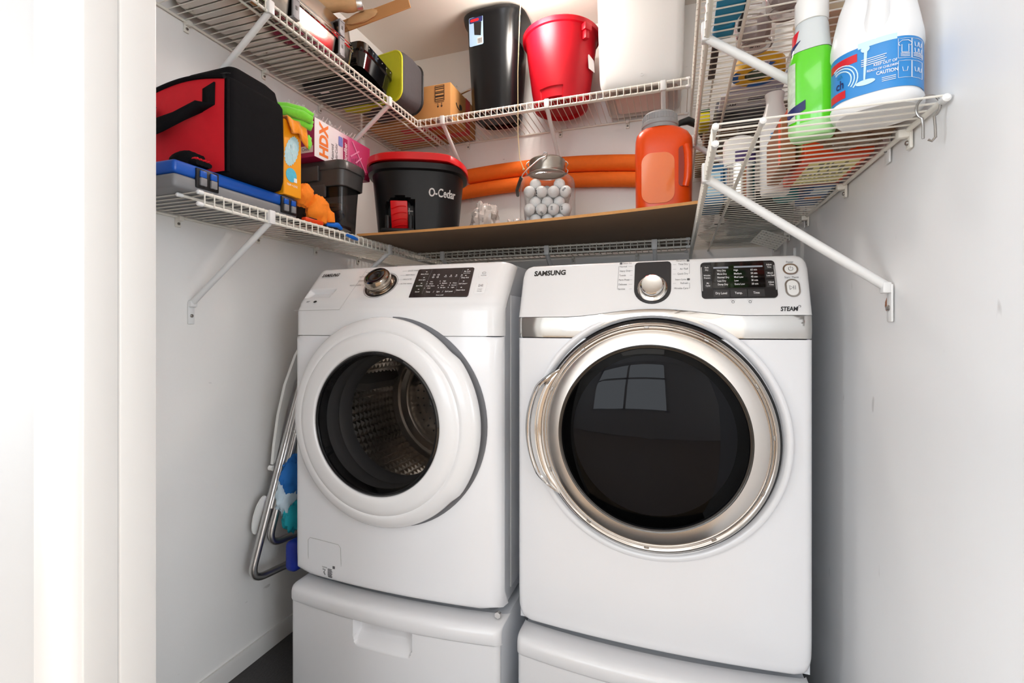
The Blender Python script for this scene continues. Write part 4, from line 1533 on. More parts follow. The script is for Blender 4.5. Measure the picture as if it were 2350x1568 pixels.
for nm, m_, zz in (('board_face', MDF, (0, 0)),):
    mb = MB()
    n = len(xs_)
    ys_ = [0, .25, .5, .75, 1]
    for top in (0, 1):
        mb.grid(lambda x, v: (x, lerp(by_(x), 2.125, v), bz_(x, lerp(by_(x), 2.125, v)) + top * BT), xs_, ys_, flip=not top)
    for x in (xs_[0], xs_[-1]):
        mb.grid(lambda q, v: (x, lerp(by_(x), 2.125, v), bz_(x, lerp(by_(x), 2.125, v)) + q * BT), [0, 1], ys_)
    obj(nm, mb, m_, t, flat=True)
mb = MB().grid(lambda x, q: (x, by_(x) - .0004, bz_(x, by_(x)) + q * BT), xs_, [0, 1])
obj('board_edge', mb, MDFE, t, flat=True)
ZB = ZBD + BT + .0004


def zb_at(x, y):
    return bz_(x, y) + BT + .0004


# --- blue and grey tool case
t = thing('tool_case', 'flat blue and grey tool case with latches under the red bag', 'tool case', (-1.235, .98, ZL))
cx0, cx1, cy0, cy1 = -1.350, -1.098, .790, 1.172
TG = mat('case_grey', S(128, 128, 130), .5, var=.06, scale=20)
obj('lower_shell', MB().rbox(cx0, cx1, cy0, cy1, ZL, ZL + .034, .009, 3), TG, t)
obj('upper_shell', MB().rbox(cx0, cx1, cy0, cy1, ZL + .0345, ZL + .066, .009, 3), BLUE, t)
for yc in (.872, 1.135):
    lt = obj('latch_plate', MB().rbox(cx1 - .002, cx1 + .005, yc - .030, yc + .030, ZL + .012, ZL + .060, .002), BLACK, t)
    for dy in (-.014, .014):
        obj('latch_tab', MB().rbox(cx1 + .003, cx1 + .010, yc + dy - .0085, yc + dy + .0085, ZL + .018, ZL + .038, .002), TG, lt)
        obj('latch_cap', MB().rbox(cx1 + .003, cx1 + .009, yc + dy - .0085, yc + dy + .0085, ZL + .0385, ZL + .055, .002), BLUE, lt)
ZK = ZL + .0665

# --- red and black soft bag
t = thing('soft_bag', 'red and black soft cooler bag with a webbing handle on the tool case', 'bag', (-1.21, 1.01, ZK))
gx0, gx1, gy0, gy1, gh = -1.352, -1.072, .912, 1.102, .252


def bagring(z, ins, bul=0.0):
    w, d = gx1 - gx0 - 2 * ins, gy1 - gy0 - 2 * ins
    return [((gx0 + gx1) / 2 + x * (1 + bul), (gy0 + gy1) / 2 + y * (1 + bul), ZK + z + (.018 * cos((x / w) * pi) if z > .2 else 0)) for x, y in rrect(w, d, .022, 5)]


mb = MB().loft([bagring(0, .012), bagring(.006, .004), bagring(.03, 0), bagring(.12, 0, .012), bagring(.20, .001, .008), bagring(gh - .014, .001), bagring(gh - .003, .006), bagring(gh, .016)])
obj('bag_body', mb, FAB, t, smooth=60)
mb = MB()
nx, nz = 12, 12


def redp(x, z):
    w = gx1 - gx0
    u = (x - (gx0 + gx1) / 2) / (w / 2)
    bul = .004 + .007 * (1 - u * u) * sin(pi * z / gh)
    return (x, gy0 - bul, ZK + z + .016 * cos(u * pi / 2) * (z / gh))


zs_ = [.004 + (gh - .018) * i / nz for i in range(nz + 1)]
xs__ = [gx0 + .012 + (gx1 - gx0 - .022) * i / nx for i in range(nx + 1)]
mb.grid(redp, xs__, zs_)
obj('red_panel', mb, REDF, t, smooth=60)
edge = [redp(x, zs_[-1]) for x in xs__]
mb = MB().tube([(p[0], p[1] - .001, p[2] + .004) for p in edge], .006, 8)
mb.tube([(gx1 - .006, gy0 + .002, ZK + z) for z in (.004, .08, .16, gh - .012)], .004, 6)
obj('binding', mb, FAB, t)
# handle strap
a0 = Vector(redp(-1.150, .205))
pts = [a0 + Vector((.018, -.002, .012)), a0 + Vector((.018, -.003, -.045)), a0 + Vector((-.010, -.030, -.060)), a0 + Vector((-.055, -.052, -.092)), a0 + Vector((-.115, -.050, -.100)), a0 + Vector((-.165, -.022, -.07)), a0 + Vector((-.185, -.003, -.04))]
mb = MB()
wv = Vector((.020, 0, .006))
mb.add([tuple(p + s * wv * (1 if i < 2 else .9) + Vector((0, 0, s * (.0 if i < 2 else .017)))) for i, p in enumerate(pts) for s in (-1, 1)], [(2 * i, 2 * i + 1, 2 * i + 3, 2 * i + 2) for i in range(len(pts) - 1)])
o = obj('handle_strap', mb, FAB, t, smooth=60)
sm = o.modifiers.new('thick', 'SOLIDIFY')
sm.thickness = .004
# rounded lid flap
mb = MB().loft([[((gx0 + gx1) / 2 + .015 + x, (gy0 + gy1) / 2 + .012 + y, ZK + z) for x, y in rrect(w, d, .02, 5)] for z, w, d in ((gh - .008, .22, .165), (gh + .034, .20, .155), (gh + .050, .17, .125), (gh + .056, .11, .08))])
obj('lid_flap', mb, FAB, t, smooth=60)
mb = MB().tube([((gx0 + gx1) / 2 + .015 + x, (gy0 + gy1) / 2 + .012 + y, ZK + gh + .020) for x, y in rrect(.198, .158, .02, 5)], .0035, 6, closed=True)
obj('lid_piping', mb, BLACK, t)

# --- work gloves
t = thing('work_gloves', 'black and red work gloves lying on the blue tool case', 'gloves', (-1.15, .875, ZK))
obj('glove_back', MB().crumple((-1.165, .872, ZK + .022), (.050, .030, .027), .13, 11), FAB, t)
for i in range(4):
    y = .850 + .010 * i
    f = obj('finger', MB().tube([(-1.135, y + .01, ZK + .014), (-1.115, y + .006, ZK + .013), (-1.1025, y + .004, ZK + .0095)], [.009, .0085, .006], 8), FAB, t)
    obj('finger_pad', MB().crumple((-1.118, y + .006, ZK + .021), (.014, .0045, .004), .15, 20 + i, seg=12, rings=8, flat=False), REDF, f)

# --- orange duster-refill box
t = thing('duster_box', 'orange-yellow carton with a picture of a light blue duster beside the black bag', 'box', (-1.19, 1.14, ZK))
dx1, dy0, dy1, dh = -1.088, 1.108, 1.1775, .222
YO = mat('carton_yellow_orange', S(246, 160, 10), .45, var=.05, scale=4)
obj('carton', MB().rbox(-1.300, dx1, dy0, dy1, ZK, ZK + dh, .002, 1), YO, t)
Mo = FR((dx1 + .0005, 1.138, ZK + .135), (0, 1, 0), (0, 0, 1))
pts = []
for i in range(44):
    a = 2 * pi * i / 44
    k = 1 + .10 * (i % 2) + .05 * random.random()
    x, y = .022 * cos(a) * k, .046 * sin(a) * k
    pts.append((x * cos(.35) + y * sin(.35), -x * sin(.35) + y * cos(.35)))
du = obj('duster_picture', MB().prism(pts, 0, .0006, Mo), mat('print_light_blue', S(176, 214, 222), .5, var=.12, scale=90), t)
mb = MB()
for i in range(22):
    a = random.uniform(0, 2 * pi)
    r = random.uniform(.2, .85)
    x, y = .022 * cos(a) * r, .046 * sin(a) * r
    x, y = x * cos(.35) + y * sin(.35), -x * sin(.35) + y * cos(.35)
    mb.box(x - .0008, x + .0008, y - .005, y + .005, .0006, .0009, M=Mo)
obj('picture_fibres', mb, mat('print_pale', S(214, 234, 238), .5), du, kind='stuff')
Mr = Mo @ T_((-.002, -.073, 0))
obj('round_badge', MB().lathe([(.021, 0), (.021, .0006)], Mr, 28), mat('badge_blue', S(84, 186, 214), .5, var=.2, scale=120), t)
obj('lock_mark', MB().prism(rrect(.012, .013, .002), .0006, .001, Mr @ T_((.016, -.012, 0))), PRINTW, t)
mb = MB()
txt(mb, 'TRAP + LOCK', .0095, Mo, .002, -.103, bold=.012)
obj('box_lettering', mb, PRINTW, t)

# --- microfibre cloths
GRC = mat('green_microfibre', S(130, 224, 62), .9, var=.1, scale=120, bump=.5, sheen=.3)
ORC = mat('orange_microfibre', S(250, 150, 24), .9, var=.1, scale=120, bump=.5, sheen=.3)
ZD = ZK + dh
t = thing('microfibre_cloth', 'bright green folded microfibre cloth on top of the orange carton', 'cloth', (-1.14, 1.15, ZD))
for i, (dx, dy, dz, r) in enumerate(((0, 0, .013, .012), (.012, -.012, .030, .013), (-.010, .014, .032, .012), (.0, .004, .050, .013))):
    pts = [(-1.225 + dx, 1.128 + dy, ZD + dz + .012), (-1.17 + dx, 1.132 + dy, ZD + dz + .010), (-1.12 + dx, 1.150 + dy, ZD + dz + .006), (-1.082 + dx, 1.176 + dy, ZD + dz - .002), (-1.064 + dx, 1.196 + dy, ZD + dz - .012)]
    obj('cloth_fold', MB().tube(pts, [r * .8, r, r * 1.1, r * 1.1, r * .8], 12), GRC, t, smooth=70)
t = thing('orange_cloth', 'orange microfibre cloth bunched over the corner of the duster carton', 'cloth', (-1.12, 1.15, ZD))
mb = MB()


def drape(u, v):
    # u along the box edge, v from the top over the front and down
    x = -1.19 + .110 * min(v, .55) / .55
    z = ZD + .0075 + .006 * sin(9 * u + 3 * v) * (1 if v < .5 else .4)
    if v > .55:
        d = (v - .55) / .45
        x = -1.080 + .010 * sin(d * 2.2) + .003 * sin(14 * u)
        z = ZD + .010 - .058 * d * (.55 + .6 * u + .15 * sin(8 * u))
    return (x, 1.112 + .074 * u + .004 * sin(6 * v), z)


mb.grid(drape, [i / 16 for i in range(17)], [i / 20 for i in range(21)])
o = obj('cloth_fold', mb, ORC, t, smooth=80)
m = o.modifiers.new('thick', 'SOLIDIFY')
m.thickness = .006
obj('green_edge', MB().crumple((-1.078, 1.196, ZD - .040), (.008, .012, .020), .25, 31, flat=False), GRC, t)

# --- translucent storage tote with contents
t = thing('storage_tote', 'translucent smoke-grey storage tote with a latching lid', 'storage box', (-1.21, 1.54, ZL))
qx0, qx1, qy0, qy1, qh = -1.352, -1.070, 1.346, 1.440, .205
qy1 = 1.448
SMOKE = pane('smoke_plastic', (.30, .29, .29, 1), .18, 1.45, S(52, 50, 50), .28)


def tring(z, g, r=.03):
    w, d = qx1 - qx0 + 2 * g, qy1 - qy0 + 2 * g
    return [((qx0 + qx1) / 2 + x, (qy0 + qy1) / 2 + y, ZL + z) for x, y in rrect(w, d, r, 6)]


qy0, qy1 = 1.346, 1.458
mb = MB().loft([tring(.001, -.016), tring(.006, -.010), tring(.10, -.006), tring(qh, 0)], 0, True, False)
obj('tub', mb, SMOKE, t, smooth=60)
DG2 = mat('lid_dark_grey', S(66, 64, 64), .35, var=.06, scale=10)
mb = MB().loft([tring(qh - .048, .003), tring(qh - .046, .007), tring(qh + .006, .009), tring(qh + .008, .013), tring(qh + .032, .012), tring(qh + .040, .006), tring(qh + .038, -.006), tring(qh + .028, -.012)], 0, False, True)
lid = obj('lid', mb, DG2, t, smooth=45)
mb = MB().rbox(-1.27, -1.155, qy0 - .022, qy0 - .010, ZL + qh - .030, ZL + qh + .022, .004)
obj('lid_latch', mb, DG2, lid)
mb = MB().rbox(-1.29, -1.135, qy0 - .010, qy0 + .002, ZL + qh - .085, ZL + qh - .040, .006)
obj('grip_panel', mb, DG2, t)
inside = [('paint_stirrer', 'pale wooden paint stick inside the grey tote', 'wood stick', WOOD, (-1.30, -1.10, 1.372, 1.382, .100, .112), 4),
          ('paint_stirrer', 'second pale wooden paint stick just below the other in the tote', 'wood stick', WOOD, (-1.26, -1.10, 1.374, 1.384, .078, .090), -3)]
for nm, lb, ct, mm, (xa, xb, ya, yb, za, zb_), tl in inside:
    M = T_(((xa + xb) / 2, (ya + yb) / 2, ZL + za)) @ Matrix.Rotation(radians(tl), 4, 'Y')
    obj(nm, MB().rbox(-(xb - xa) / 2, (xb - xa) / 2, -.004, .004, 0, .011, .001, 1, M=M), mm, label=lb, cat=ct)
obj('clear_pouch', MB().rbox(-1.30, -1.105, 1.372, 1.440, ZL + .0115, ZL + .034, .004), mat('pouch_red_grey', S(130, 44, 46), .3, var=.3, scale=14), label='flat red and clear pouch at the bottom of the grey tote', cat='pouch')
obj('blue_bundle', MB().crumple((-1.21, 1.415, ZL + .074), (.085, .024, .035), .18, 44), mat('dark_blue_cloth', S(32, 48, 110), .7), label='dark blue bundle inside the grey tote', cat='cloth')

# --- microfibre box on the tote
ZT = ZL + qh + .0405
t = thing('microfibre_box', 'white and magenta carton of microfibre cloths on the grey tote', 'box', (-1.23, 1.45, ZT))
hx0, hx1, hy0, hy1, hh = -1.330, -1.140, 1.292, 1.598, .132
MAG = mat('carton_magenta', S(164, 20, 82), .4, var=.06, scale=6)
HW = bpy.data.materials.new('carton_fade')
HW.use_nodes = True
nt = HW.node_tree
tc = nt.nodes.new('ShaderNodeTexCoord')
sp = nt.nodes.new('ShaderNodeSeparateXYZ')
rp = nt.nodes.new('ShaderNodeValToRGB')
mr = nt.nodes.new('ShaderNodeMapRange')
nt.links.new(tc.outputs['Object'], sp.inputs[0])
nt.links.new(sp.outputs['Y'], mr.inputs[0])
mr.inputs[1].default_value = -.10
mr.inputs[2].default_value = .13
rp.color_ramp.elements[0].color = S(240, 234, 236)
rp.color_ramp.elements[1].color = S(160, 18, 78)
e = rp.color_ramp.elements.new(.28)
e.color = S(236, 222, 228)
e = rp.color_ramp.elements.new(.55)
e.color = S(196, 70, 124)
nt.links.new(mr.outputs[0], rp.inputs[0])
nt.links.new(rp.outputs[0], nt.nodes['Principled BSDF'].inputs['Base Color'])
nt.nodes['Principled BSDF'].inputs['Roughness'].default_value = .4
cb = obj('carton', MB().rbox(hx0, hx1 - .0006, hy0, hy1, ZT, ZT + hh, .002, 1), MAG, t)
obj('front_print', MB().box(hx1 - .0006, hx1, hy0 + .001, hy1 - .001, ZT + .001, ZT + hh - .001), HW, t, flat=True)
Mh = FR((hx1 + .0006, hy0 + .165, ZT + hh / 2), (0, 1, 0), (0, 0, 1))
mb = txt(MB(), 'HDX', .062, Mh, -.118, 0, bold=.045, rot=90, wide=1.15)
obj('logo_lettering', mb, mat('print_orange', S(240, 120, 30), .5), t)
mb = txt(MB(), 'Assorted', .021, Mh, -.076, -.022, align='CENTER', rot=90)
txt(mb, 'Multi-Color', .021, Mh, -.056, -.020, align='CENTER', rot=90)
for i in range(5):
    mb.box(.030 + .010 * i, .0315 + .010 * i, -.055, -.010 + .004 * i, 0, .0003, M=Mh)
obj('side_lettering', mb, PRINTB, t)
obj('title_strip', MB().box(-.020, .004, -.064, .050, 0, .0005, M=Mh), MAG, t)
obj('title_lettering', txt(MB(), 'Microfiber', .026, Mh @ T_((0, 0, .0008)), -.007, -.004, bold=.015, rot=90), PRINTW, t)
mb = MB()
for p, q in (((.030, .055), (.115, -.045)), ((.020, -.005), (.070, .030)), ((.050, -.020), (.085, .010))):
    mb.tube([Mh @ Vector((p[0], p[1], 0)), Mh @ Vector((q[0], q[1], 0))], .0032, 4)
obj('cross_graphic', mb, mat('print_pink', S(216, 130, 168), .5), t)
obj('cloth_picture', MB().prism(rrect(.022, .034, .004), 0, .0006, Mh @ T_((-.034, .030, 0))), mat('print_purple_blue', S(110, 120, 190), .5, var=.4, scale=60), t)
Me = FR((-1.225, hy0 - .0006, ZT + hh / 2), (1, 0, 0), (0, 0, 1))
mb = MB()
for x in (-.02, .03):
    mb.box(-.006, .006, -.05, .05, 0, .0006, M=Me @ T_((x, .015, 0)) @ Matrix.Rotation(radians(28), 4, 'Z'))
mb.box(.020, .080, -.052, -.030, 0, .0006, M=Me)
obj('end_graphic', mb, mat('print_off_white', S(228, 214, 218), .5), t)
obj('end_lettering', txt(MB(), 'Cloths', .016, Me @ T_((0, 0, .0008)), .050, -.041, bold=.01), PRINTB, t)
# --- fluffy white duster lying on that box
t = thing('fluffy_duster', 'white fluffy duster lying on top of the magenta carton', 'duster', (-1.24, 1.45, ZT + hh))
mb = MB()
for i in range(900):
    y = random.uniform(1.25, 1.58)
    a = random.uniform(-pi * .15, pi * 1.15)
    c = Vector((-1.215, y, ZT + hh + .010))
    d = Vector((cos(a), random.uniform(-.5, .5), abs(sin(a)) * .55)).normalized()
    L = random.uniform(.02, .052)
    s = Vector((d.y, -d.x, .2)).normalized() * .0022
    p0 = c + d * .004
    p1 = c + d * L
    o_ = len(mb.v)
    mb.v += [tuple(p0 - s), tuple(p0 + s), tuple(p1 + s * .6), tuple(p1 - s * .6)]
    mb.f.append((o_, o_ + 1, o_ + 2, o_ + 3))
    mb.m.append(0)
obj('fibres', mb, mat('fluff_white', S(236, 234, 230), .9), t, kind='stuff')
obj('core', MB().tube([(-1.215, 1.25, ZT + hh + .0075), (-1.215, 1.60, ZT + hh + .0075)], .006, 8), WHITE, t)

# --- orange work glove and pliers by the shelf lip
t = thing('orange_glove', 'soft orange work glove slumped beside the grey tote', 'glove', (-1.10, 1.235, ZL))
OG = mat('orange_knit', S(246, 134, 24), .85, var=.08, scale=80, bump=.3)
obj('glove_palm', MB().crumple((-1.10, 1.262, ZL + .052), (.030, .046, .050), .22, 61), OG, t)
obj('glove_cuff', MB().crumple((-1.115, 1.215, ZL + .092), (.028, .030, .038), .2, 66, flat=False), OG, t)
for i in range(3):
    obj('finger', MB().tube([(-1.098, 1.272 + .008 * i, ZL + .060 + .012 * (i == 1)), (-1.082, 1.288 + .008 * i, ZL + .046), (-1.080, 1.296 + .006 * i, ZL + .022)], [.014, .013, .009], 10), OG, t)
t = thing('pliers', 'small pliers with blue and red grips on the shelf edge', 'pliers', (-1.085, 1.27, ZL))
obj('blue_grip', MB().tube([(-1.086, 1.285, ZL + .012), (-1.078, 1.330, ZL + .018), (-1.080, 1.352, ZL + .010)], [.006, .009, .006], 10), mat('grip_blue', S(20, 110, 216), .4), t)
obj('black_grip', MB().tube([(-1.090, 1.280, ZL + .006), (-1.088, 1.330, ZL + .008), (-1.086, 1.352, ZL + .007)], [.005, .007, .005], 10), BLACK, t)
obj('jaw', MB().tube([(-1.083, 1.350, ZL + .009), (-1.080, 1.375, ZL + .009), (-1.078, 1.400, ZL + .008)], [.007, .0055, .002], 8), STEEL, t)
t = thing('utility_knife', 'red and black utility knife under the orange glove', 'knife', (-1.09, 1.21, ZL))
obj('knife_body', MB().rbox(-1.092, -1.074, 1.18, 1.26, ZL, ZL + .014, .004), mat('knife_red', S(226, 66, 18), .4), t)
obj('knife_slider', MB().rbox(-1.088, -1.078, 1.205, 1.235, ZL + .0135, ZL + .0175, .001, 1), BLACK, t)
t = thing('cutting_pliers', 'pair of blue-handled cutters pushed through the shelf lip', 'pliers', (-1.072, 1.35, ZL - .02))
obj('handle', MB().tube([(-1.0585, 1.355, ZL - .012), (-1.0565, 1.385, ZL - .016), (-1.0575, 1.41, ZL - .018)], [.005, .007, .004], 10), MATS['grip_blue'], t)

# --- spin mop bucket
bc = (-.945, 1.640)
zb0 = zb_at(bc[0] + .15, bc[1] + .14) + .0012
t = thing('mop_bucket', 'black spin-mop bucket with a red rim and red foot pedal', 'bucket', (bc[0], bc[1], zb0), rz=24)
BKM = mat('bucket_black', S(24, 24, 26), .40, var=.06, scale=10, spec=.3)


def bring(a, b, z, notch=0.0, p=2.7, n=72, tiltz=0.0):
    pts = superell(a, b, p, n)
    return [(x, y, z + tiltz * (-y / b)) for x, y in pts]


rings = [bring(.150, .118, 0), bring(.153, .121, .004), bring(.172, .138, .236), bring(.184, .150, .240), bring(.187, .153, .258)]
mb = MB()
n = 72
# the pedal bay is pressed into the front wall
RR = []
for z in [0, .004, .02, .04, .06, .08, .10, .112, .120, .126, .132, .14, .16, .19, .236]:
    f = z / .236
    r0 = superell(lerp(.150, .172, f), lerp(.118, .138, f), 2.7, 144)
    out_ = []
    for x, y in r0:
        if y < 0:
            hwid = .052 if z < .10 else .052 * sqrt(max(0, 1 - ((z - .10) / .034) ** 2))
            xx = x + .055
            if abs(xx) < hwid and z < .134:
                e = min(1, (hwid - abs(xx)) / .006)
                y += .060 * e
        out_.append((x, y, z))
    RR.append(out_)
mb.loft(RR, 0, True, False)
obj('bucket_body', mb, BKM, t, local=True, smooth=50)
mb = MB().loft([bring(.171, .137, .228, n=96), bring(.186, .152, .232, n=96), bring(.189, .155, .252, n=96), bring(.180, .146, .256, n=96), bring(.165, .131, .248, n=96)], 0, False, False)
obj('black_collar', mb, BKM, t, local=True, smooth=50)
mb = MB().loft([bring(.186, .152, .250, n=96), bring(.192, .158, .252, n=96), bring(.190, .156, .276, n=96), bring(.182, .148, .281, n=96), bring(.150, .116, .270, n=96), bring(.146, .112, .24, n=96)], 0, False, True)
mb.v = [(x, y, z + .010 * (y < 0) * min(1, -y / .1) - max(0, x - .12) * .25) for x, y, z in mb.v]
obj('red_rim', mb, RED, t, local=True, smooth=50)
# lettering wraps round the right flank
arc, acc = [], 0.0
prev = None
for k in range(0, 161):
    a = radians(-100 + k * .75)
    c_, s_ = cos(a), sin(a)
    r_ = (abs(c_ / .1655) ** 2.7 + abs(s_ / .1325) ** 2.7) ** (-1 / 2.7)
    q = Vector((r_ * c_, r_ * s_))
    if prev is not None:
        acc += (q - prev).length
    arc.append((acc, q))
    prev = q


def onwall(x, z):
    base = min(arc, key=lambda e: abs(e[0] - (arc[66][0] + x)))[1]
    k = (1 + (z - .160) * .60) * 1.014
    return (base.x * k + .0007, base.y * k - .0007, z)


flat_ = MB()
txt(flat_, 'O-Cedar', .046, None, bold=.02, wide=.86)
mb = MB()
mb.add([onwall(p[0], .150 + p[1]) for p in flat_.v], flat_.f)
obj('brand_lettering', mb, mat('print_light', S(214, 214, 214), .5), t, local=True, label='white brand lettering on the bucket')
# pedal: sloped plate with ribs, pivot arms and base
Mp = FR((-.055, -.135, .062), (1, 0, 0), (0, -.36, 1))
pp = obj('foot_pedal', MB().rbox(-.030, .030, -.050, .054, -.005, .005, .003, 2, M=Mp), RED, t, local=True)
for i in range(4):
    pts = [Mp @ Vector((-.026 + .052 * k / 8, -.040 + .022 * i + .010 * sin(pi * (k / 8) * .7), .0055)) for k in range(9)]
    obj('pedal_rib', MB().tube(pts, .0022, 5), RED, pp, local=True)
mb = MB().rbox(-.030, .034, -.052, -.040, -.03, .0, .003, 2, M=Mp)
obj('pedal_lug', mb, RED, pp, local=True)
mb = MB().rbox(-.115, .000, -.168, -.080, 0, .012, .003)
mb.rbox(-.103, -.090, -.150, -.118, .010, .062, .003)
mb.rbox(-.022, -.009, -.150, -.118, .010, .066, .003)
obj('pedal_base', mb, BKM, t, local=True)
mb = MB().tube([(-.024, -.112, .045), (-.024, -.108, .098)], .0022, 6)
mb.tube([(-.036, -.110, .086), (-.010, -.110, .086)], .0022, 6)
obj('spring_pin', mb, LGREY, t, local=True)
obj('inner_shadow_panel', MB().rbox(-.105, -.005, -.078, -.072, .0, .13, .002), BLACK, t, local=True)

# --- clear plastic bags with hardware behind the bucket
PB = pane('bag_plastic', (.90, .88, .87, 1), .12, 1.5, S(226, 216, 210), .72)
bags = [('grey-white crumpled plastic bag squeezed against the mop bucket', (-.716, 1.755, .062), (.058, .055, .085), 71), ('low crumpled plastic bag left of the jar of golf balls', (-.632, 1.895, .045), (.060, .055, .060), 73)]
for lb, c, r, sd in bags:
    z0 = zb_at(c[0], c[1])
    obj('plastic_bag', MB().crumple((c[0], c[1], z0 + r[2] * .8), r, .28, sd, 2.6, 40, 26), PB, label=lb, cat='bag', group='crumpled plastic bags on the board', smooth=25)
z0 = zb_at(-.69, 1.66)
obj('paper_roll', MB().tube([(-.735, 1.655, z0 + .0125), (-.690, 1.625, z0 + .0125)], .012, 16), CARD, label='short brown cardboard roll by the plastic bag', cat='roll')
t = thing('packing_scraps', 'torn brown cardboard scraps between the bag and the jar', 'cardboard', (-.62, 1.70, zb_at(-.62, 1.7)))
z0 = zb_at(-.62, 1.70)
for i, (x, y, a, s) in enumerate(((-.625, 1.70, 20, .04), (-.585, 1.70, -25, .034), (-.605, 1.73, 60, .03))):
    M = T_((x, y, z0 + .012 + .006 * i)) @ Matrix.Rotation(radians(a), 4, 'Z') @ Matrix.Rotation(radians(18 - 9 * i), 4, 'Y')
    obj('scrap', MB().box(-s, s, -.016, .016, -.0015, .0015, M=M), mat('dark_card', S(98, 80, 58), .8), t, flat=True)

# --- jar of golf balls
jc = (-.455, 1.735)
zj = zb_at(jc[0], jc[1] + .12)
JG = pane('jar_glass', (.95, .95, .95, 1), .03, 1.5)
t = thing('glass_jar', 'big square glass jar with a metal lid, filled with golf balls', 'jar', (jc[0], jc[1], zj), rz=16)


def jr(w, z, r=.03):
    return [(x, y, z) for x, y in rrect(w, w, r, 6)]


mb = MB().loft([jr(.185, 0), jr(.196, .006), jr(.200, .02), jr(.200, .175, .032), jr(.190, .200, .045), jr(.160, .222, .06), jr(.132, .232, .0655), jr(.128, .238, .0635), jr(.128, .262, .0635)], 0, True, False)
obj('jar_glass', mb, JG, t, local=True, smooth=60)
mb = MB().lathe([(.0660, .236), (.0675, .240), (.0665, .246), (.0675, .252), (.0665, .258), (.0680, .264), (.0665, .270), (.0680, .276), (.0660, .284), (.058, .290), (.002, .291)], None, 48)
obj('lid', mb, mat('lid_pewter', (.40, .37, .33, 1), .28, 1.0), t, local=True)
mb = MB().tube([(-.018, -.074, .282), (-.012, -.078, .290), (-.002, -.080, .287), (-.004, -.078, .276), (-.03, -.088, .262), (-.07, -.104, .222), (-.088, -.112, .200), (-.092, -.112, .190), (-.086, -.110, .186)], .0026, 6)
bh = obj('bail_wire', mb, STEEL, t, local=True)
obj('bail_grip', MB().tube([(-.094, -.112, .188), (-.112, -.02, .172), (-.112, .05, .172)], .0065, 10), BLACK, bh, local=True)
for sx in (-1, 1):
    pts = [(sx * (.068 + .010 * abs(sin(i * .9))), .004 * cos(i * 1.7), .285 - .0075 * i) for i in range(8)]
    obj('clasp', MB().tube(pts, .0020, 6), STEEL, t, local=True)
obj('wire_collar', MB().tube([(.067 * cos(2 * pi * k / 32), .067 * sin(2 * pi * k / 32), .234) for k in range(32)], .0018, 6, closed=True), STEEL, t, local=True)
# golf balls
GB = mat('golf_ball_white', S(236, 238, 238), .3, var=.02, scale=20, bump=.25, bscale=420)
br = .0212
MJ = T_((jc[0], jc[1], zj)) @ Matrix.Rotation(radians(16), 4, 'Z')
ball = None
spots = []
for k in range(5):
    off = .0 if k % 2 == 0 else .021
    cnt = 4
    for i in range(cnt):
        for j in range(cnt):
            x = -.0655 + .0436 * i + (.0 if k % 2 == 0 else .0004)
            y = -.0655 + .0436 * j
            if k % 2 == 1:
                x = -.0655 + .0436 * i + (.0218 if i < 3 else 0)
                y = -.0655 + .0436 * j + (.0218 if j < 3 else 0)
                if i == 3 or j == 3:
                    continue
            spots.append((x, y, .003 + br + k * .0318))
spots += [(-.0437, -.0437, .0035 + br + 5 * .0318), (.0437, -.0437, .0035 + br + 5 * .0318), (0, .0437, .0035 + br + 5 * .0318)]
for i, s in enumerate(spots):
    p = MJ @ Vector(s)
    if ball is None:
        mb = MB().sphere((0, 0, 0), br, 20, 12)
        ball = obj('golf_ball', mb, GB, label='white golf ball inside the square glass jar', cat='golf ball', group='golf balls in the jar')
        mk = MB()
        for q in (-.0024, 0, .0024):
            mk.box(-.007, .007, q - .0005, q + .0005, br - .0012, br + .00015)
        mk = obj('ball_marking', mk, PRINTB, ball, local=True)
        cur = ball
    else:
        cur = ball.copy()
        COL.objects.link(cur)
        m2 = mk.copy()
        COL.objects.link(m2)
        m2.parent = cur
    cur.rotation_euler = (random.uniform(0, 6), random.uniform(0, 6), random.uniform(0, 6))
    # the ball's mesh is centred br above its origin
    c = Vector((0, 0, br))
    c.rotate(cur.rotation_euler)
    cur.location = Vector((p.x, p.y, p.z + H)) - c
mk.location = (0, 0, br)
for o in ball.users_scene[0].objects if False else [o for o in SC.objects if o.name.startswith('ball_marking')]:
    o.location = (0, 0, br)

# --- pool noodles
def noodle(label, r, zs_, yo):
    pts = []
    for i in range(31):
        u = i / 30
        x = lerp(-1.04, .035, u)
        z = (zs_[0] * (1 - u) + zs_[1] * u) * (1 - u) + (zs_[1] * (1 - u) + zs_[2] * u) * u
        pts.append((x, YB - r - .003 - yo, z))
    t = thing('pool_noodle', label, 'pool noodle', (pts[0][0], pts[0][1], pts[0][2] - r), group='orange pool noodles along the back wall')
    obj('foam_tube', MB().tube(pts, r, 20), FOAM, t)
    return t


noodle('orange foam pool noodle, the upper of two along the back wall', .0355, (.716, .768, .676), 0)
noodle('orange foam pool noodle, the lower of two along the back wall', .0325, (.646, .698, .606), .0)

# --- orange jug with a grey cap
gc = (-.035, 1.540)
zg = zb_at(gc[0] + .05, gc[1] + .07)
t = thing('detergent_jug', 'bright orange jug with a grey cap at the right end of the board', 'jug', (gc[0], gc[1], zg), rz=4)
mb = MB()


def jg(w, d, z, cx=0.0, p=3.4):
    return [(cx + x, y, z) for x, y in superell(w / 2, d / 2, p, 56)]


mb.loft([jg(.150, .105, .001), jg(.160, .116, .008), jg(.164, .120, .03), jg(.166, .122, .12), jg(.168, .122, .20), jg(.166, .120, .228), jg(.152, .110, .248, -.004, 3), jg(.126, .098, .262, -.008, 2.4), jg(.104, .092, .268, -.010, 2)], 0, True, True)
body = obj('jug_body', mb, ORANGE, t, local=True, smooth=60)
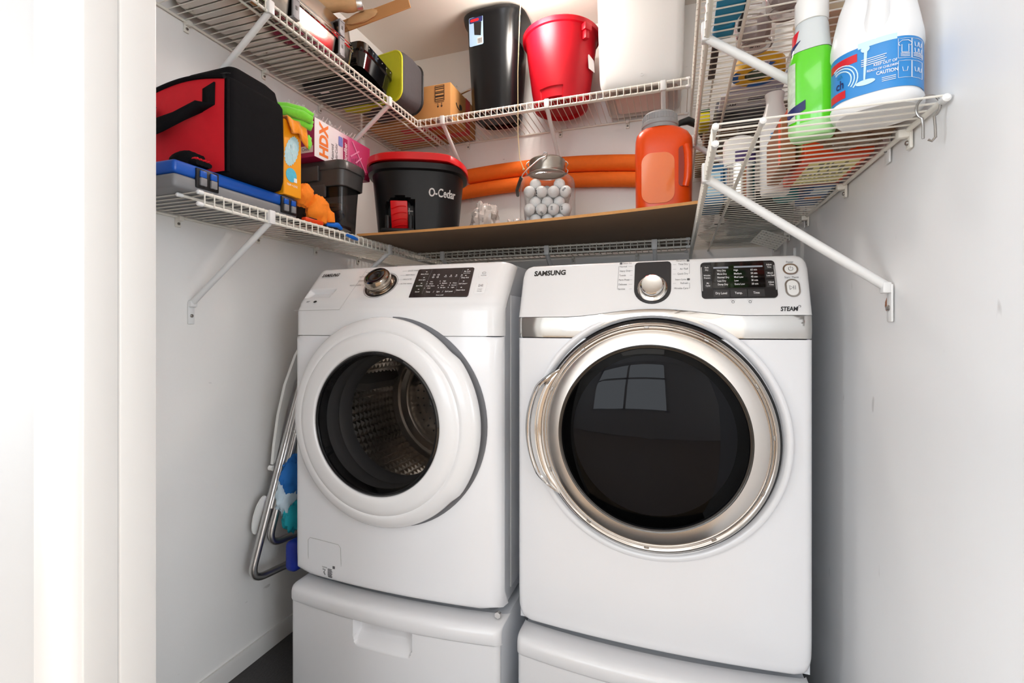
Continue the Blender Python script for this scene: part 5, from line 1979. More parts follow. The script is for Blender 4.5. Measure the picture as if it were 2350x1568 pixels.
# handle: raised outer grip with a dark slot beside it
mb = MB().loft([[(.052 + x, -.0605 + q, .135 + y) for x, y in rrect(.024, .118, .011, 6)] for q in (.004, -.0006)], 0, False, True)
obj('handle_slot', mb, mat('orange_deep', S(150, 36, 4), .4), body, local=True)
mb = MB().tube([(.061, -.058, .196), (.066, -.0615, .170), (.067, -.062, .135), (.065, -.061, .098), (.060, -.057, .076)], [.010, .0115, .0115, .0115, .010], 12)
obj('handle_grip', mb, ORANGE, body, local=True)
mb = MB().loft([[(-.018 + x, -.0612 + q, .105 + y) for x, y in rrect(.094, .150, .03, 6)] for q in (.002, -.0012, -.0016)], 0, False, True)
obj('label_recess', mb, mat('orange_label_gloss', S(246, 120, 46), .10, coat=.6, var=.06, scale=14), body, local=True)
mb = MB().lathe([(.052, .264), (.052, .274), (.0545, .276), (.0545, .286), (.051, .290), (.051, .308), (.046, .314), (.002, .315)], T_((-.010, 0, 0)), 40)
cap = obj('cap', mb, mat('cap_grey', S(150, 150, 152), .4), t, local=True)
for k in range(24):
    a = 2 * pi * k / 24
    pass
mb = MB()
for k in range(36):
    a = 2 * pi * k / 36
    mb.rbox(-.0012, .0012, -.001, .0012, .290, .308, .0004, 1, M=T_((-.010 + .051 * cos(a), .051 * sin(a), 0)) @ Matrix.Rotation(a, 4, 'Z'))
obj('cap_ridges', mb, MATS['cap_grey'], cap, local=True, kind='stuff')
# ================================================================== right-hand shelves
ZR = ZLO + .0006
ZM = ZMID + .0006

# --- bleach jug
t = thing('bleach_jug', 'white plastic bleach jug with a blue label at the shelf end', 'jug', (.297, .890, ZR), rz=-26)
WJ = mat('hdpe_white', S(238, 239, 240), .3, var=.01, scale=6)
mb = MB()


def bl(a, b, z, cx=0, p=2.6):
    return [(cx + x, y, z) for x, y in superell(a, b, p, 64)]


mb.loft([bl(.044, .042, .003), bl(.051, .050, .0), bl(.0570, .056, .006), bl(.0585, .058, .012), bl(.0585, .058, .016), bl(.0568, .0565, .018), bl(.0568, .0565, .098), bl(.0585, .058, .103), bl(.0580, .0575, .114), bl(.0540, .053, .138), bl(.048, .044, .170, .0, 2.4), bl(.037, .034, .198, -.002, 2.2), bl(.027, .026, .222, -.004, 2), bl(.020, .020, .236, -.005, 2), bl(.018, .018, .246, -.005, 2)])
body = obj('jug_body', mb, WJ, t, local=True, smooth=60)
mb = MB().tube([(.004, -.038, .100), (.010, -.056, .143), (.012, -.056, .175), (.006, -.044, .208), (-.002, -.024, .236)], [.020, .0135, .012, .012, .012], 14)
obj('jug_handle', mb, WJ, body, local=True)
mb = MB().lathe([(.021, .240), (.021, .262), (.019, .264), (.001, .264)], T_((-.005, 0, 0)), 32)
obj('jug_cap', mb, mat('cap_blue', S(26, 74, 180), .35), t, local=True)


def lab(u, z, off=.0006):
    """point on the waist of the jug; u in radians, -pi/2 faces the front"""
    a, b, p = .0568 + off, .0565 + off, 2.6
    c, s = cos(u), sin(u)
    r = (abs(c / a) ** p + abs(s / b) ** p) ** (-1 / p)
    return Vector((r * c, r * s, z))


us = [radians(q) for q in range(-158, 1, 4)]
mb = MB().grid(lambda u, z: tuple(lab(u, z + (.008 * sin((u + 2.2) * 1.4) if z > .1 else 0))), us, [.020, .034, .048, .062, .076, .084, .092])
lb_ = obj('label', mb, LABELB, t, local=True, smooth=60)


def lfr(u, z, off=.0012):
    e = .03
    return FR(lab(u, z, off), lab(u + e, z, off) - lab(u - e, z, off), (0, 0, 1))


LDZ = -.028
_lab, _lfr = lab, lfr


def lab(u, z, off=.0006):
    return _lab(u, z + LDZ, off)


def lfr(u, z, off=.0012):
    e = .03
    return FR(lab(u, z, off), lab(u + e, z, off) - lab(u - e, z, off), (0, 0, 1))


mb = MB()
txt(mb, 'KEEP OUT OF', .0062, lfr(radians(-72), .086), 0, 0, bold=.01)
txt(mb, 'REACH OF CHILDREN', .0052, lfr(radians(-75), .0795), 0, 0, bold=.01)
txt(mb, 'CAUTION', .0078, lfr(radians(-70), .0725), 0, 0, bold=.015)
for i in range(4):
    mb.box(-.018, .012 - .002 * (i % 2), -.0005, .0005, 0, .0002, M=lfr(radians(-82), .0985 - .003 * i))
for i in range(3):
    mb.box(-.006, .010, -.0004, .0004, 0, .0002, M=lfr(radians(-70), .0645 - .0025 * i))
# table frames on the right of the label
for u0, u1, z0, z1 in ((-58, -42, .088, .116), (-41, -20, .088, .116), (-58, -42, .060, .084), (-41, -20, .060, .084)):
    path = [lab(radians(u0), z0, .0012), lab(radians((u0 + u1) / 2), z0, .0012), lab(radians(u1), z0, .0012), lab(radians(u1), z1, .0012), lab(radians((u0 + u1) / 2), z1, .0012), lab(radians(u0), z1, .0012), lab(radians(u0), z0, .0012)]
    mb.tube(path, .0003, 4)
M = lfr(radians(-50), .104)
sh = [(-.0045, -.008), (.0045, -.008), (.0045, .003), (.007, .001), (.009, .005), (.004, .009), (-.004, .009), (-.009, .005), (-.007, .001), (-.0045, .003)]
mb.tube([M @ Vector((x, y, 0)) for x, y in sh + sh[:1]], .00045, 4)
for u, z in ((-34, .108), (-34, .099), (-26, .108), (-26, .099), (-34, .072), (-26, .072), (-50, .072)):
    M = lfr(radians(u), z)
    mb.tube([M @ Vector(p) for p in ((-.0035, .003, 0), (-.0025, -.003, 0), (.0025, -.003, 0), (.0035, .003, 0))], .0004, 4)
for i in range(3):
    for u in (-50, -34, -24):
        mb.box(-.006, .006, -.0004, .0004, 0, .0002, M=lfr(radians(u), .0905 + .002 * i - .030 * (i == 9)))
obj('label_lettering', mb, PRINTW, lb_, local=True)
mb = MB()
pts = [(0, .014), (.001, .002), (.0008, -.016), (.003, -.022)]
M = lfr(radians(-96), .096)
mb.prism(superell(.0055, .0045, 2, 18), 0, .0005, M @ T_((.001, .018, 0)))
mb.add([M @ Vector(p) for p in ((-.0005, .014, .0004), (.0035, .014, .0004), (.0008, -.028, .0004), (-.0014, -.028, .0004))], [(0, 1, 2, 3)])
mb.prism(superell(.012, .004, 2, 20), 0, .0004, M @ T_((.001, -.031, 0)))
mb.grid(lambda u, z: tuple(lab(u, z, .0010)), [radians(q) for q in range(-104, -58, 5)], [.117, .121, .1255])
obj('pour_picture', mb, mat('print_pale_blue', S(196, 226, 236), .4), lb_, local=True)
mb = MB().grid(lambda u, z: tuple(lab(u, z, .0010)), [radians(q) for q in range(-150, -104, 5)], [.100, .106, .112])
obj('red_swoosh', mb, mat('print_red', S(206, 20, 36), .4), lb_, local=True)
mb = MB()
for k in range(3):
    mb.tube([lab(radians(-128 + (16 + 4 * k) * cos(radians(a))), .078 + (.016 + .004 * k) * sin(radians(a)), .0012) for a in range(-40, 125, 12)], .0011, 4)
obj('ring_graphic', mb, MATS['print_pale_blue'], lb_, local=True)
mb = MB().grid(lambda u, z: tuple(lab(u, z, .0011)), [radians(q) for q in range(-150, -118, 5)], [.052, .058, .064])
obj('red_patch', mb, MATS['print_red'], lb_, local=True)
mb = MB()
txt(mb, 'ch', .020, lfr(radians(-128), .074), 0, 0, bold=.02)
obj('name_lettering', mb, NAVY, lb_, local=True)
mb = MB()
txt(mb, 'ash', .0095, lfr(radians(-128), .087), 0, 0)
obj('scent_lettering', mb, mat('print_teal', S(20, 120, 150), .4), lb_, local=True)

# --- green spray bottle
t = thing('spray_bottle', 'clear bottle of bright green cleaner with a white top', 'bottle', (.2235, .950, ZR), rz=-22)
mb = MB()


def gb(a, b, z, p=2.8):
    return [(x, y, z) for x, y in superell(a, b, p, 48)]


mb.loft([gb(.026, .018, .004), gb(.031, .022, .0), gb(.0345, .025, .010), gb(.035, .0255, .10), gb(.0345, .025, .128), gb(.030, .023, .146)], 0, True, True)
obj('liquid_body', mb, GREENP, t, local=True, smooth=60)
mb = MB().loft([gb(.0305, .0235, .1465), gb(.0275, .022, .165, 2.4), gb(.0255, .0215, .190, 2.2), gb(.0235, .021, .200, 2)], 0, False, False)
obj('clear_shoulder', mb, mat('milky_clear', S(206, 212, 214), .15, coat=.5), t, local=True)
mb = MB().lathe([(.0245, .198), (.0255, .202), (.0255, .235), (.0225, .240), (.0225, .262), (.018, .266), (.001, .266)], None, 32)
obj('white_collar', mb, WHITE, t, local=True)
mb = MB().loft([gb(.0285, .020, -.0004), gb(.0312, .0222, .0002), gb(.0348, .0253, .0105), gb(.0352, .0257, .022), gb(.0346, .0251, .0222)], 0, True, False)
obj('pale_base', mb, mat('pale_green', S(166, 214, 150), .3), t, local=True)


def gl_(u, z, off=.0006):
    a, b, p = .0350 + off, .0255 + off, 2.8
    c, s = cos(u), sin(u)
    r = (abs(c / a) ** p + abs(s / b) ** p) ** (-1 / p)
    return tuple(r * v for v in (c, s)) + (z,)


LW = mat('label_mixed', S(196, 206, 190), .35, var=.5, scale=90)
obj('side_label', MB().grid(gl_, [radians(q) for q in range(-185, -128, 5)], [.026, .05, .08, .11, .128]), LW, t, local=True, smooth=60)
obj('navy_band', MB().grid(lambda u, z: gl_(u, z + .012 * (u + 2.4), .0012), [radians(q) for q in range(-180, -95, 5)], [.036, .045, .052]), NAVY, t, local=True, smooth=60)
obj('red_band', MB().grid(lambda u, z: tuple(Vector(gl_(u, z + .012 * (u + 2.2), -.006))), [radians(q) for q in range(-165, -100, 5)], [.166, .176, .186]), MATS['print_red'], t, local=True, smooth=60)
obj('navy_stripe', MB().grid(lambda u, z: tuple(Vector(gl_(u, z + .012 * (u + 2.2), -.0045))), [radians(q) for q in range(-165, -100, 5)], [.150, .158, .166]), NAVY, t, local=True, smooth=60)

# --- white aerosol with a flared cap
t = thing('lotion_bottle', 'slim white bottle with a waisted white cap and printed label', 'bottle', (.232, 1.322, ZR))
mb = MB().lathe([(.024, .004), (.030, .0), (.0325, .008), (.0330, .03), (.0330, .150), (.0315, .160)], None, 36)
obj('bottle_body', mb, WJ, t, local=True)
mb = MB().lathe([(.0322, .160), (.0325, .166), (.0310, .180), (.0240, .205), (.0195, .222), (.0190, .230), (.0225, .246), (.0220, .2475), (.012, .244), (.001, .243)], None, 36)
obj('cap', mb, WHITE, t, local=True)


def cyl(r, q0, q1, z0, z1, nm, m_, tt, n=9):
    return obj(nm, MB().grid(lambda u, z: (r * cos(u), r * sin(u), z), [radians(lerp(q0, q1, i / n)) for i in range(n + 1)], [z0, (z0 + z1) / 2, z1]), m_, tt, local=True, smooth=60)


cyl(.0334, -125, -55, .085, .118, 'label_panel', mat('print_sky', S(150, 208, 236), .4), t)
mb = MB()
for i in range(14):
    for u in (-112, -88, -66):
        M = FR((.0335 * cos(radians(u)), .0335 * sin(radians(u)), .030 + .0068 * i), (-sin(radians(u)), cos(radians(u)), 0), (0, 0, 1))
        mb.box(-.004, random.uniform(.0, .005), -.0006, .0006, 0, .0002, M=M)
obj('label_lettering', mb, NAVY, t, local=True)
for u, col, nm in ((-108, S(30, 140, 214), 'blue_dot'), (-80, S(240, 168, 20), 'orange_dot')):
    M = FR((.0335 * cos(radians(u)), .0335 * sin(radians(u)), .136), (-sin(radians(u)), cos(radians(u)), 0), (0, 0, 1))
    obj(nm, MB().lathe([(.0062, 0), (.0062, .0005)], M, 18), mat(nm, col, .4), t, local=True)
# --- teal bottle behind it
t = thing('teal_bottle', 'teal plastic bottle half hidden behind the slim white bottle', 'bottle', (.268, 1.385, ZR))
mb = MB().lathe([(.022, .002), (.028, 0), (.030, .01), (.030, .13), (.022, .155), (.012, .165)], None, 28)
obj('bottle_body', mb, mat('teal', S(14, 132, 140), .3), t, local=True)
obj('cap', MB().lathe([(.014, .163), (.014, .188), (.010, .190), (.001, .190)], None, 20), mat('rose_grey', S(176, 140, 140), .4), t, local=True)
# --- tin with a purple label
t = thing('metal_tin', 'bare metal tin with a torn purple and white label', 'tin', (.158, 1.372, ZR))
mb = MB().lathe([(.034, .003), (.037, 0), (.0395, .004), (.0385, .010), (.0385, .088), (.0395, .092)], None, 40)
obj('tin_body', mb, mat('tin_metal', (.80, .79, .78, 1), .22, 1.0), t, local=True)
mb = MB().lathe([(.0390, .088), (.0392, .092), (.0392, .150), (.036, .160), (.026, .166), (.001, .166)], None, 40)
obj('white_top', mb, WHITE, t, local=True)
cyl(.0396, -110, -20, .094, .122, 'purple_label', mat('print_purple', S(74, 52, 104), .5, var=.5, scale=80), t)
# --- blue box at the shelf front
t = thing('blue_carton', 'deep blue carton standing at the front of the right lower shelf', 'box', (.098, 1.43, ZR))
obj('carton', MB().rbox(.072, .120, 1.36, 1.50, ZR, ZR + .105, .002, 1), mat('carton_petrol', S(16, 92, 136), .45), t)
obj('carton_print', MB().box(.080, .112, 1.3596, 1.3602, ZR + .02, ZR + .08), mat('print_pale2', S(150, 190, 210), .5), t)
# --- cracker carton
t = thing('cracker_box', 'orange and yellow food carton standing on the right lower shelf', 'box', (.296, 1.15, ZR))
c0, c1, c2, c3 = .238, .352, 1.060, 1.262
obj('carton', MB().rbox(c0, c1, c2, c3, ZR + .0006, ZR + .165, .002, 1), mat('carton_orange', S(226, 74, 24), .4), t)
pn = obj('nutrition_panel', MB().box(c0 + .016, c1 - .010, c2 + .030, c3 - .008, ZR, ZR + .0007), mat('print_cream', S(236, 226, 160), .5), t, flat=True)
mb = MB()
for i in range(7):
    y = c2 + .042 + i * .022
    x = c0 + .020
    while x < c1 - .018:
        w = random.uniform(.003, .012)
        if random.random() < .8:
            for k in range(3):
                mb.box(x, x + w, y + k * .0045, y + k * .0045 + .0022, ZR - .0004, ZR)
        x += w + .004
obj('panel_print', mb, PRINTG, pn, kind='stuff')
obj('side_graphic', MB().box(c0 - .0006, c0, c2 + .02, c3 - .02, ZR + .02, ZR + .15), mat('print_yellow_grey', S(222, 190, 90), .5, var=.35, scale=40), t, flat=True)
# --- second thin carton left of it
t = thing('snack_box', 'narrow orange-edged carton left of the cracker carton', 'box', (.212, 1.16, ZR))
obj('carton', MB().rbox(.200, .226, 1.075, 1.235, ZR, ZR + .095, .002, 1), mat('carton_brown', S(150, 96, 60), .5, var=.2, scale=20), t)
obj('orange_edge', MB().box(.1994, .2000, 1.08, 1.10, ZR + .003, ZR + .092), MATS['carton_orange'], t, flat=True)
# --- blue carton lying flat
t = thing('baking_carton', 'blue food carton lying flat behind the cracker carton', 'box', (.27, 1.39, ZR))
# --- flat blue carton
obj('carton', MB().rbox(.306, .354, 1.275, 1.470, ZR + .0006, ZR + .06, .002, 1), mat('carton_blue', S(34, 92, 158), .4, var=.25, scale=18), t)
obj('carton_print', MB().box(.312, .348, 1.30, 1.345, ZR, ZR + .0007), mat('print_pale3', S(190, 210, 226), .5, var=.3, scale=70), t, flat=True)
obj('orange_print', MB().box(.310, .346, 1.38, 1.395, ZR, ZR + .0007), mat('print_orange2', S(220, 120, 30), .5, var=.3, scale=70), t, flat=True)
# --- brown crumpled bag
obj('brown_bag', MB().crumple((.300, 1.005, ZR + .024), (.055, .040, .030), .30, 91, 2.8, 36, 22), pane('brown_film', (.62, .52, .44, 1), .25, 1.45, S(150, 118, 92), .72), label='crumpled brown plastic bag between the bleach and the cracker carton', cat='bag', smooth=25)
# --- black pouch and ball further back
t = thing('black_pouch', 'soft black pouch on the far part of the right lower shelf', 'pouch', (.20, 1.57, ZR))
obj('pouch_body', MB().crumple((.215, 1.585, ZR + .036), (.095, .075, .043), .08, 95), FAB, t)
obj('pouch_zip', MB().tube([(.14, 1.585, ZR + .072), (.20, 1.580, ZR + .079), (.27, 1.585, ZR + .072)], .0025, 6), GREY, t)
obj('paper_bag', MB().crumple((.098, 1.65, ZR + .060), (.022, .075, .075), .16, 97, 2.5, 30, 20), mat('printed_paper', S(214, 202, 196), .7, var=.3, scale=60), label='printed paper bag standing behind the blue carton', cat='bag', smooth=30)
# --- white woven basket pad poking through
t = thing('woven_mat', 'small white woven mat hanging over the rear edge of the right lower shelf', 'mat', (.305, 1.80, ZR - .06))
Mw = FR((.300, 1.80, ZR - .0305), (.75, .30, -.22), (.2, -.5, .30))
mb = MB()
for i in range(9):
    mb.box(-.044 + .011 * i - .0036, -.044 + .011 * i + .0036, -.034, .034, -.0008 * (1 if i % 2 else -1) - .0006, -.0008 * (1 if i % 2 else -1) + .0006, M=Mw)
obj('warp_strips', mb, WIREW, t, kind='stuff')
mb = MB()
for i in range(7):
    mb.box(-.048, .048, -.031 + .0103 * i - .003, -.031 + .0103 * i + .003, .0018, .0028, M=Mw)
obj('weft_strips', mb, WIREW, t, kind='stuff')
# --- metal shower ring
t = thing('shower_ring', 'steel pear-shaped hook ring hooked over the shelf end by the bleach', 'hook', (.345, .835, ZR - .07))
pts = []
cx_, cz_ = .344, ZR - .011
for a in range(-60, 245, 12):
    pts.append((cx_ + .0125 * cos(radians(a)), .842 - .004 * cos(radians(a)), cz_ + .0165 * sin(radians(a))))
pts = [(cx_ - .001, .840, cz_ - .047), (cx_ + .003, .839, cz_ - .050), (cx_ + .007, .838, cz_ - .045), (cx_ + .0065, .838, cz_ - .030)] + pts + [(cx_ - .0055, .843, cz_ - .026), (cx_ - .0055, .843, cz_ - .044)]
obj('ring_wire', MB().tube(pts, .0017, 8), mat('hook_steel', (.30, .28, .26, 1), .3, 1.0), t)
t = thing('wall_hook', 'small white plastic hook on the right wall near the corner', 'hook', (XR - .006, 1.74, .20))
obj('hook_base', MB().rbox(XR - .008, XR, 1.738, 1.750, .228, .256, .002), WHITE, t)
obj('hook_loop', MB().tube([(XR - .006, 1.744, .232), (XR - .012, 1.744, .222), (XR - .013, 1.744, .214), (XR - .008, 1.744, .210)], .0025, 6), mat('rusty', S(130, 70, 46), .6), t)

# ------------------------------------------------------------------ upper right shelf contents
t = thing('teal_package', 'teal card-backed tool package at the near end of the upper right shelf', 'package', (.092, 1.00, ZM))
TL = mat('teal_blue', S(6, 126, 168), .4)
obj('card', MB().prism([(-.022, -.10), (.028, -.10), (.030, .0), (.020, .030), (.006, .040), (-.022, .045)], 0, .004, T_((.096, 1.015, ZM))), TL, t)
obj('tool_head', MB().rbox(.074, .116, 1.060, 1.108, ZM, ZM + .022, .008, 3), TL, t)
obj('package_lettering', txt(MB(), 'BI', .018, FR((.105, .945, ZM - .0005), (-1, 0, 0), (0, 1, 0)), bold=.02), PRINTW, t)
t = thing('drill_bits', 'row of thin steel bits in a black holder beside the teal package', 'drill bits', (.14, 1.04, ZM))
obj('holder', MB().rbox(.122, .134, .96, 1.09, ZM, ZM + .02, .003), BLACK, t)
for i in range(7):
    obj('bit', MB().tube([(.134, .975 + .016 * i, ZM + .006), (.156, .978 + .016 * i, ZM + .006)], .003, 8), STEEL, t)
t = thing('perforated_strip', 'dark brown perforated strip lying along the shelf front', 'strip', (.083, 1.20, ZM))
obj('strip', MB().rbox(.076, .092, 1.11, 1.275, ZM, ZM + .006, .0025), mat('dark_brown', S(56, 40, 36), .5), t)
for i in range(6):
    obj('slot', MB().lathe([(.0036, 0), (.0030, -.0006)], T_((.084, 1.135 + .024 * i, ZM)), 10), BLACK, t)
PETM = pane('clear_plastic', (.90, .88, .88, 1), .06, 1.5, S(190, 178, 174), .22)


def cup(label, c, r, h, stick=None):
    t = thing('plastic_cup', label, 'cup', (c[0], c[1], ZM), group='clear plastic tubs on the upper right shelf')
    mb = MB().lathe([(r * .62, .003), (r * .72, 0), (r * .80, .004), (r * .84, h * .3), (r, h), (r * 1.06, h + .002), (r * 1.04, h + .006)], T_((c[0], c[1], ZM)), 40, cap1=False)
    obj('cup_wall', mb, PETM, t)
    mb = MB().tube([(c[0] + r * .70 * cos(2 * pi * k / 32), c[1] + r * .70 * sin(2 * pi * k / 32), ZM + .0015) for k in range(32)], .0016, 6, closed=True)
    obj('cup_foot_ring', mb, mat('cup_ring', S(150, 140, 138), .2), t)
    if stick:
        mb = MB().prism(superell(r * .5, r * .34, 2, 24), -.0004, .0002, T_((c[0], c[1], ZM + .003)))
        s = obj('sticker', mb, mat('sticker_pale', S(206, 198, 198), .5), t)
        obj('sticker_lettering', txt(MB(), 'TRY ME', .009, FR((c[0], c[1], ZM + .0022), (-1, 0, 0), (0, 1, 0)), bold=.02), PRINTB, s)
    obj('contents', MB().crumple((c[0], c[1], ZM + h * .5), (r * .7, r * .7, h * .42), .2, int(c[0] * 900), seg=20, rings=12, flat=False), mat('mauve_grey', S(150, 132, 130), .6, var=.2, scale=30), t)
    return t


cup('clear tub with an oval white sticker on the upper right shelf', (.165, 1.160), .046, .075, True)
cup('clear tub next to the drill bits on the upper right shelf', (.205, 1.050), .044, .08)
t = thing('tape_roll', 'roll of painter tape in a blue and yellow wrapper', 'tape', (.190, 1.285, ZM))
mb = MB().ring(.030, .058, 0, .024, T_((.190, 1.285, ZM)), 48)
obj('tape_body', mb, mat('tape_yellow', S(222, 172, 20), .45, var=.1, scale=40), t)
for a0, a1 in ((10, 110), (150, 205), (250, 300)):
    mb = MB().grid(lambda a, r: (.190 + r * cos(a), 1.285 + r * sin(a), ZM - .0004), [radians(lerp(a0, a1, i / 12)) for i in range(13)], [.044, .0585])
    obj('blue_wrapper', mb, mat('wrap_blue', S(16, 92, 178), .4), t)
obj('tape_core', MB().ring(.026, .030, .001, .023, T_((.190, 1.285, ZM)), 40), mat('core_dark', S(56, 70, 50), .6), t)
obj('tape_lettering', txt(MB(), 'blue', .016, FR((.196, 1.233, ZM - .0008), (-1, 0, 0), (0, 1, 0)), bold=.02), PRINTW, t)
t = thing('white_booklet', 'white printed booklet with bold black letters lying on the upper right shelf', 'booklet', (.185, 1.42, ZM))
obj('cover', MB().box(.115, .245, 1.375, 1.465, ZM, ZM + .006), mat('paper_white', S(222, 222, 232), .5), t, flat=True)
obj('back_sheet', MB().box(.130, .262, 1.340, 1.440, ZM + .0065, ZM + .011), mat('paper_lilac', S(206, 206, 226), .5), t, flat=True)
mb = txt(MB(), 'YPL', .020, FR((.150, 1.435, ZM - .0005), (1, 0, 0), (0, 1, 0)), bold=.03)
for i in range(3):
    mb.box(.185, .235 - .008 * i, 1.405 + .012 * i, 1.409 + .012 * i, ZM - .0005, ZM - .0002)
obj('cover_lettering', mb, PRINTB, t)
t = thing('grey_case', 'flat grey plastic case beyond the white booklet', 'case', (.19, 1.53, ZM))
obj('case_body', MB().rbox(.110, .262, 1.475, 1.600, ZM, ZM + .035, .006), mat('case_grey2', S(92, 92, 98), .4), t)
obj('case_badge', MB().lathe([(.020, 0), (.018, -.0008)], T_((.155, 1.51, ZM)), 28), BLACK, t)
t = thing('beige_bowl', 'beige ribbed bowl near the wall on the upper right shelf', 'bowl', (.305, 1.10, ZM))
BG = mat('beige_plastic', S(206, 188, 160), .4, var=.08, scale=18)
mb = MB().lathe([(.022, .002), (.030, 0), (.034, .004), (.045, .03), (.052, .06), (.054, .075)], T_((.305, 1.10, ZM)), 40, cap1=False)
obj('bowl_wall', mb, BG, t)
for r, z in ((.040, .016), (.046, .032), (.050, .05)):
    obj('bowl_rib', MB().tube([(.305 + r * cos(2 * pi * k / 32), 1.10 + r * sin(2 * pi * k / 32), ZM + z) for k in range(32)], .0018, 6, closed=True), BG, t)
t = thing('beige_bowl', 'second beige bowl further back by the wall on the upper right shelf', 'bowl', (.300, 1.215, ZM))
mb = MB().lathe([(.020, .002), (.028, 0), (.032, .004), (.043, .03), (.050, .06)], T_((.300, 1.215, ZM)), 40, cap1=False)
obj('bowl_wall', mb, BG, t)
obj('bowl_rib', MB().tube([(.300 + .040 * cos(2 * pi * k / 32), 1.215 + .040 * sin(2 * pi * k / 32), ZM + .02) for k in range(32)], .0018, 6, closed=True), BG, t)
t = thing('black_pack', 'dark printed packet leaning between the tub and the beige bowl', 'packet', (.248, 1.12, ZM))
obj('packet_body', MB().rbox(.256, .268, 1.00, 1.045, ZM, ZM + .11, .003), BLACK, t)
obj('packet_print', MB().box(.2555, .2560, 1.005, 1.040, ZM + .03, ZM + .08), GREY, t)
t = thing('blue_pack', 'blue and grey packet near the wall behind the painter tape', 'packet', (.305, 1.32, ZM))
obj('packet_body', MB().rbox(.262, .345, 1.280, 1.360, ZM, ZM + .03, .004), mat('pack_blue', S(40, 84, 140), .4, var=.35, scale=30), t)
obj('packet_window', MB().box(.275, .330, 1.295, 1.340, ZM - .0004, ZM), mat('pack_grey', S(150, 156, 164), .4, var=.3, scale=50), t)
t = thing('yellow_sponge', 'yellow cleaning sponge at the front of the upper right shelf', 'sponge', (.085, 1.575, ZM))
obj('sponge_body', MB().rbox(.068, .098, 1.53, 1.62, ZM, ZM + .03, .004), mat('sponge_yellow', S(224, 206, 22), .8, var=.1, scale=60, bump=.4), t)
obj('scrub_layer', MB().rbox(.068, .098, 1.53, 1.62, ZM + .0302, ZM + .038, .002), mat('scrub_green', S(40, 90, 50), .9), t)
for i, (x0, x1, y0, y1, h, cl, nm, lb) in enumerate((
        (.090, .185, 1.665, 1.80, .06, S(112, 84, 58), 'wood_block', 'brown wooden block on the far upper right shelf'),
        (.200, .345, 1.64, 1.86, .08, S(86, 70, 56), 'brown_carton', 'dark brown carton near the wall on the far upper right shelf'),
        (.075, .180, 1.975, 2.10, .07, S(128, 96, 54), 'tan_carton', 'tan carton in the back corner of the upper right shelf'))):
    t = thing(nm, lb, 'box', ((x0 + x1) / 2, (y0 + y1) / 2, ZM))
    obj('block_body', MB().rbox(x0, x1, y0, y1, ZM, ZM + h, .003), mat('m_' + nm, cl, .7, var=.3, scale=24, stretch=(1, 6, 1)), t)
    obj('paper_label', MB().box((x0 + x1) / 2 - .02, (x0 + x1) / 2 + .02, y0 + .02, y0 + .06, ZM - .0004, ZM), LGREY, t)
t = thing('price_tag', 'tiny round red and white tag on the upper right shelf lip', 'tag', (.055, 1.0, ZMID - .012))
M = FR((.0545, .958, ZMID - .016), (0, -1, 0), (0, 0, 1))
obj('tag_disc', MB().lathe([(.0062, 0), (.0062, .0012), (.005, .0016)], M, 18), WHITE, t)
obj('tag_print', MB().ring(.002, .0042, .0016, .002, M, 16), mat('print_rust', S(170, 60, 40), .5), t)
t = thing('hand_brush', 'black brush whose handle sticks out past the upper right shelf lip', 'brush', (.10, 1.93, ZM))
obj('handle', MB().tube([(-.002, 1.862, .742), (.018, 1.872, .758), (.045, 1.89, .770), (.080, 1.91, .758), (.112, 1.935, .70), (.125, 1.94, .650)], [.005, .011, .015, .015, .013, .012], 10), BLACK, t)
obj('bristle_block', MB().rbox(.105, .150, 1.915, 1.965, ZM, ZM + .045, .006), BLACK, t)
t = thing('charcoal_box', 'charcoal plastic box on the far part of the right lower shelf', 'box', (.25, 1.77, ZR))
obj('box_body', MB().rbox(.165, .350, 1.690, 1.850, ZR, ZR + .09, .006), mat('charcoal_plastic', S(56, 55, 54), .45), t)
obj('box_lid', MB().rbox(.162, .353, 1.687, 1.853, ZR + .0905, ZR + .104, .004), BLACK, t)
t = thing('grey_folded_bag', 'grey folded fabric bag in the back corner of the right lower shelf', 'bag', (.22, 1.98, ZR))
obj('bag_body', MB().crumple((.215, 1.985, ZR + .028), (.125, .095, .034), .12, 57), mat('grey_fabric', S(104, 102, 98), .9, var=.2, scale=40), t)
obj('bag_strap', MB().tube([(.14, 1.93, ZR + .058), (.20, 1.96, ZR + .066), (.27, 2.01, ZR + .062)], .004, 6), FAB, t)
# ================================================================== gap between the washer and the left wall
t = thing('folding_chair', 'folded aluminium beach chair squeezed between washer and wall', 'folding chair', (-1.27, 1.3, -.95))
ALU = mat('aluminium_tube', (.56, .55, .54, 1), .30, 1.0)


def bend(pts, n=8):
    """round the middle corners of a polyline"""
    P = [Vector(p) for p in pts]
    out = [P[0]]
    for i in range(1, len(P) - 1):
        a, b, c = P[i - 1], P[i], P[i + 1]
        r = min(.055, (a - b).length * .45, (c - b).length * .45)
        p0 = b + (a - b).normalized() * r
        p1 = b + (c - b).normalized() * r
        for k in range(n + 1):
            t_ = k / n
            out.append((p0 * (1 - t_) + b * t_) * (1 - t_) + (b * (1 - t_) + p1 * t_) * t_)
    out.append(P[-1])
    return out


obj('outer_frame', MB().tube(bend([(-1.262, 1.44, .02), (-1.262, 1.325, -.30), (-1.290, 1.172, -.815), (-1.245, 1.52, -.83)]), .0125, 12), ALU, t)
obj('inner_frame', MB().tube(bend([(-1.236, 1.44, .0), (-1.238, 1.325, -.34), (-1.262, 1.216, -.715), (-1.225, 1.52, -.72)]), .0115, 12), ALU, t)
obj('brace_tube', MB().tube(bend([(-1.250, 1.44, .05), (-1.252, 1.335, -.28), (-1.272, 1.24, -.60)]), .0105, 12), ALU, t)
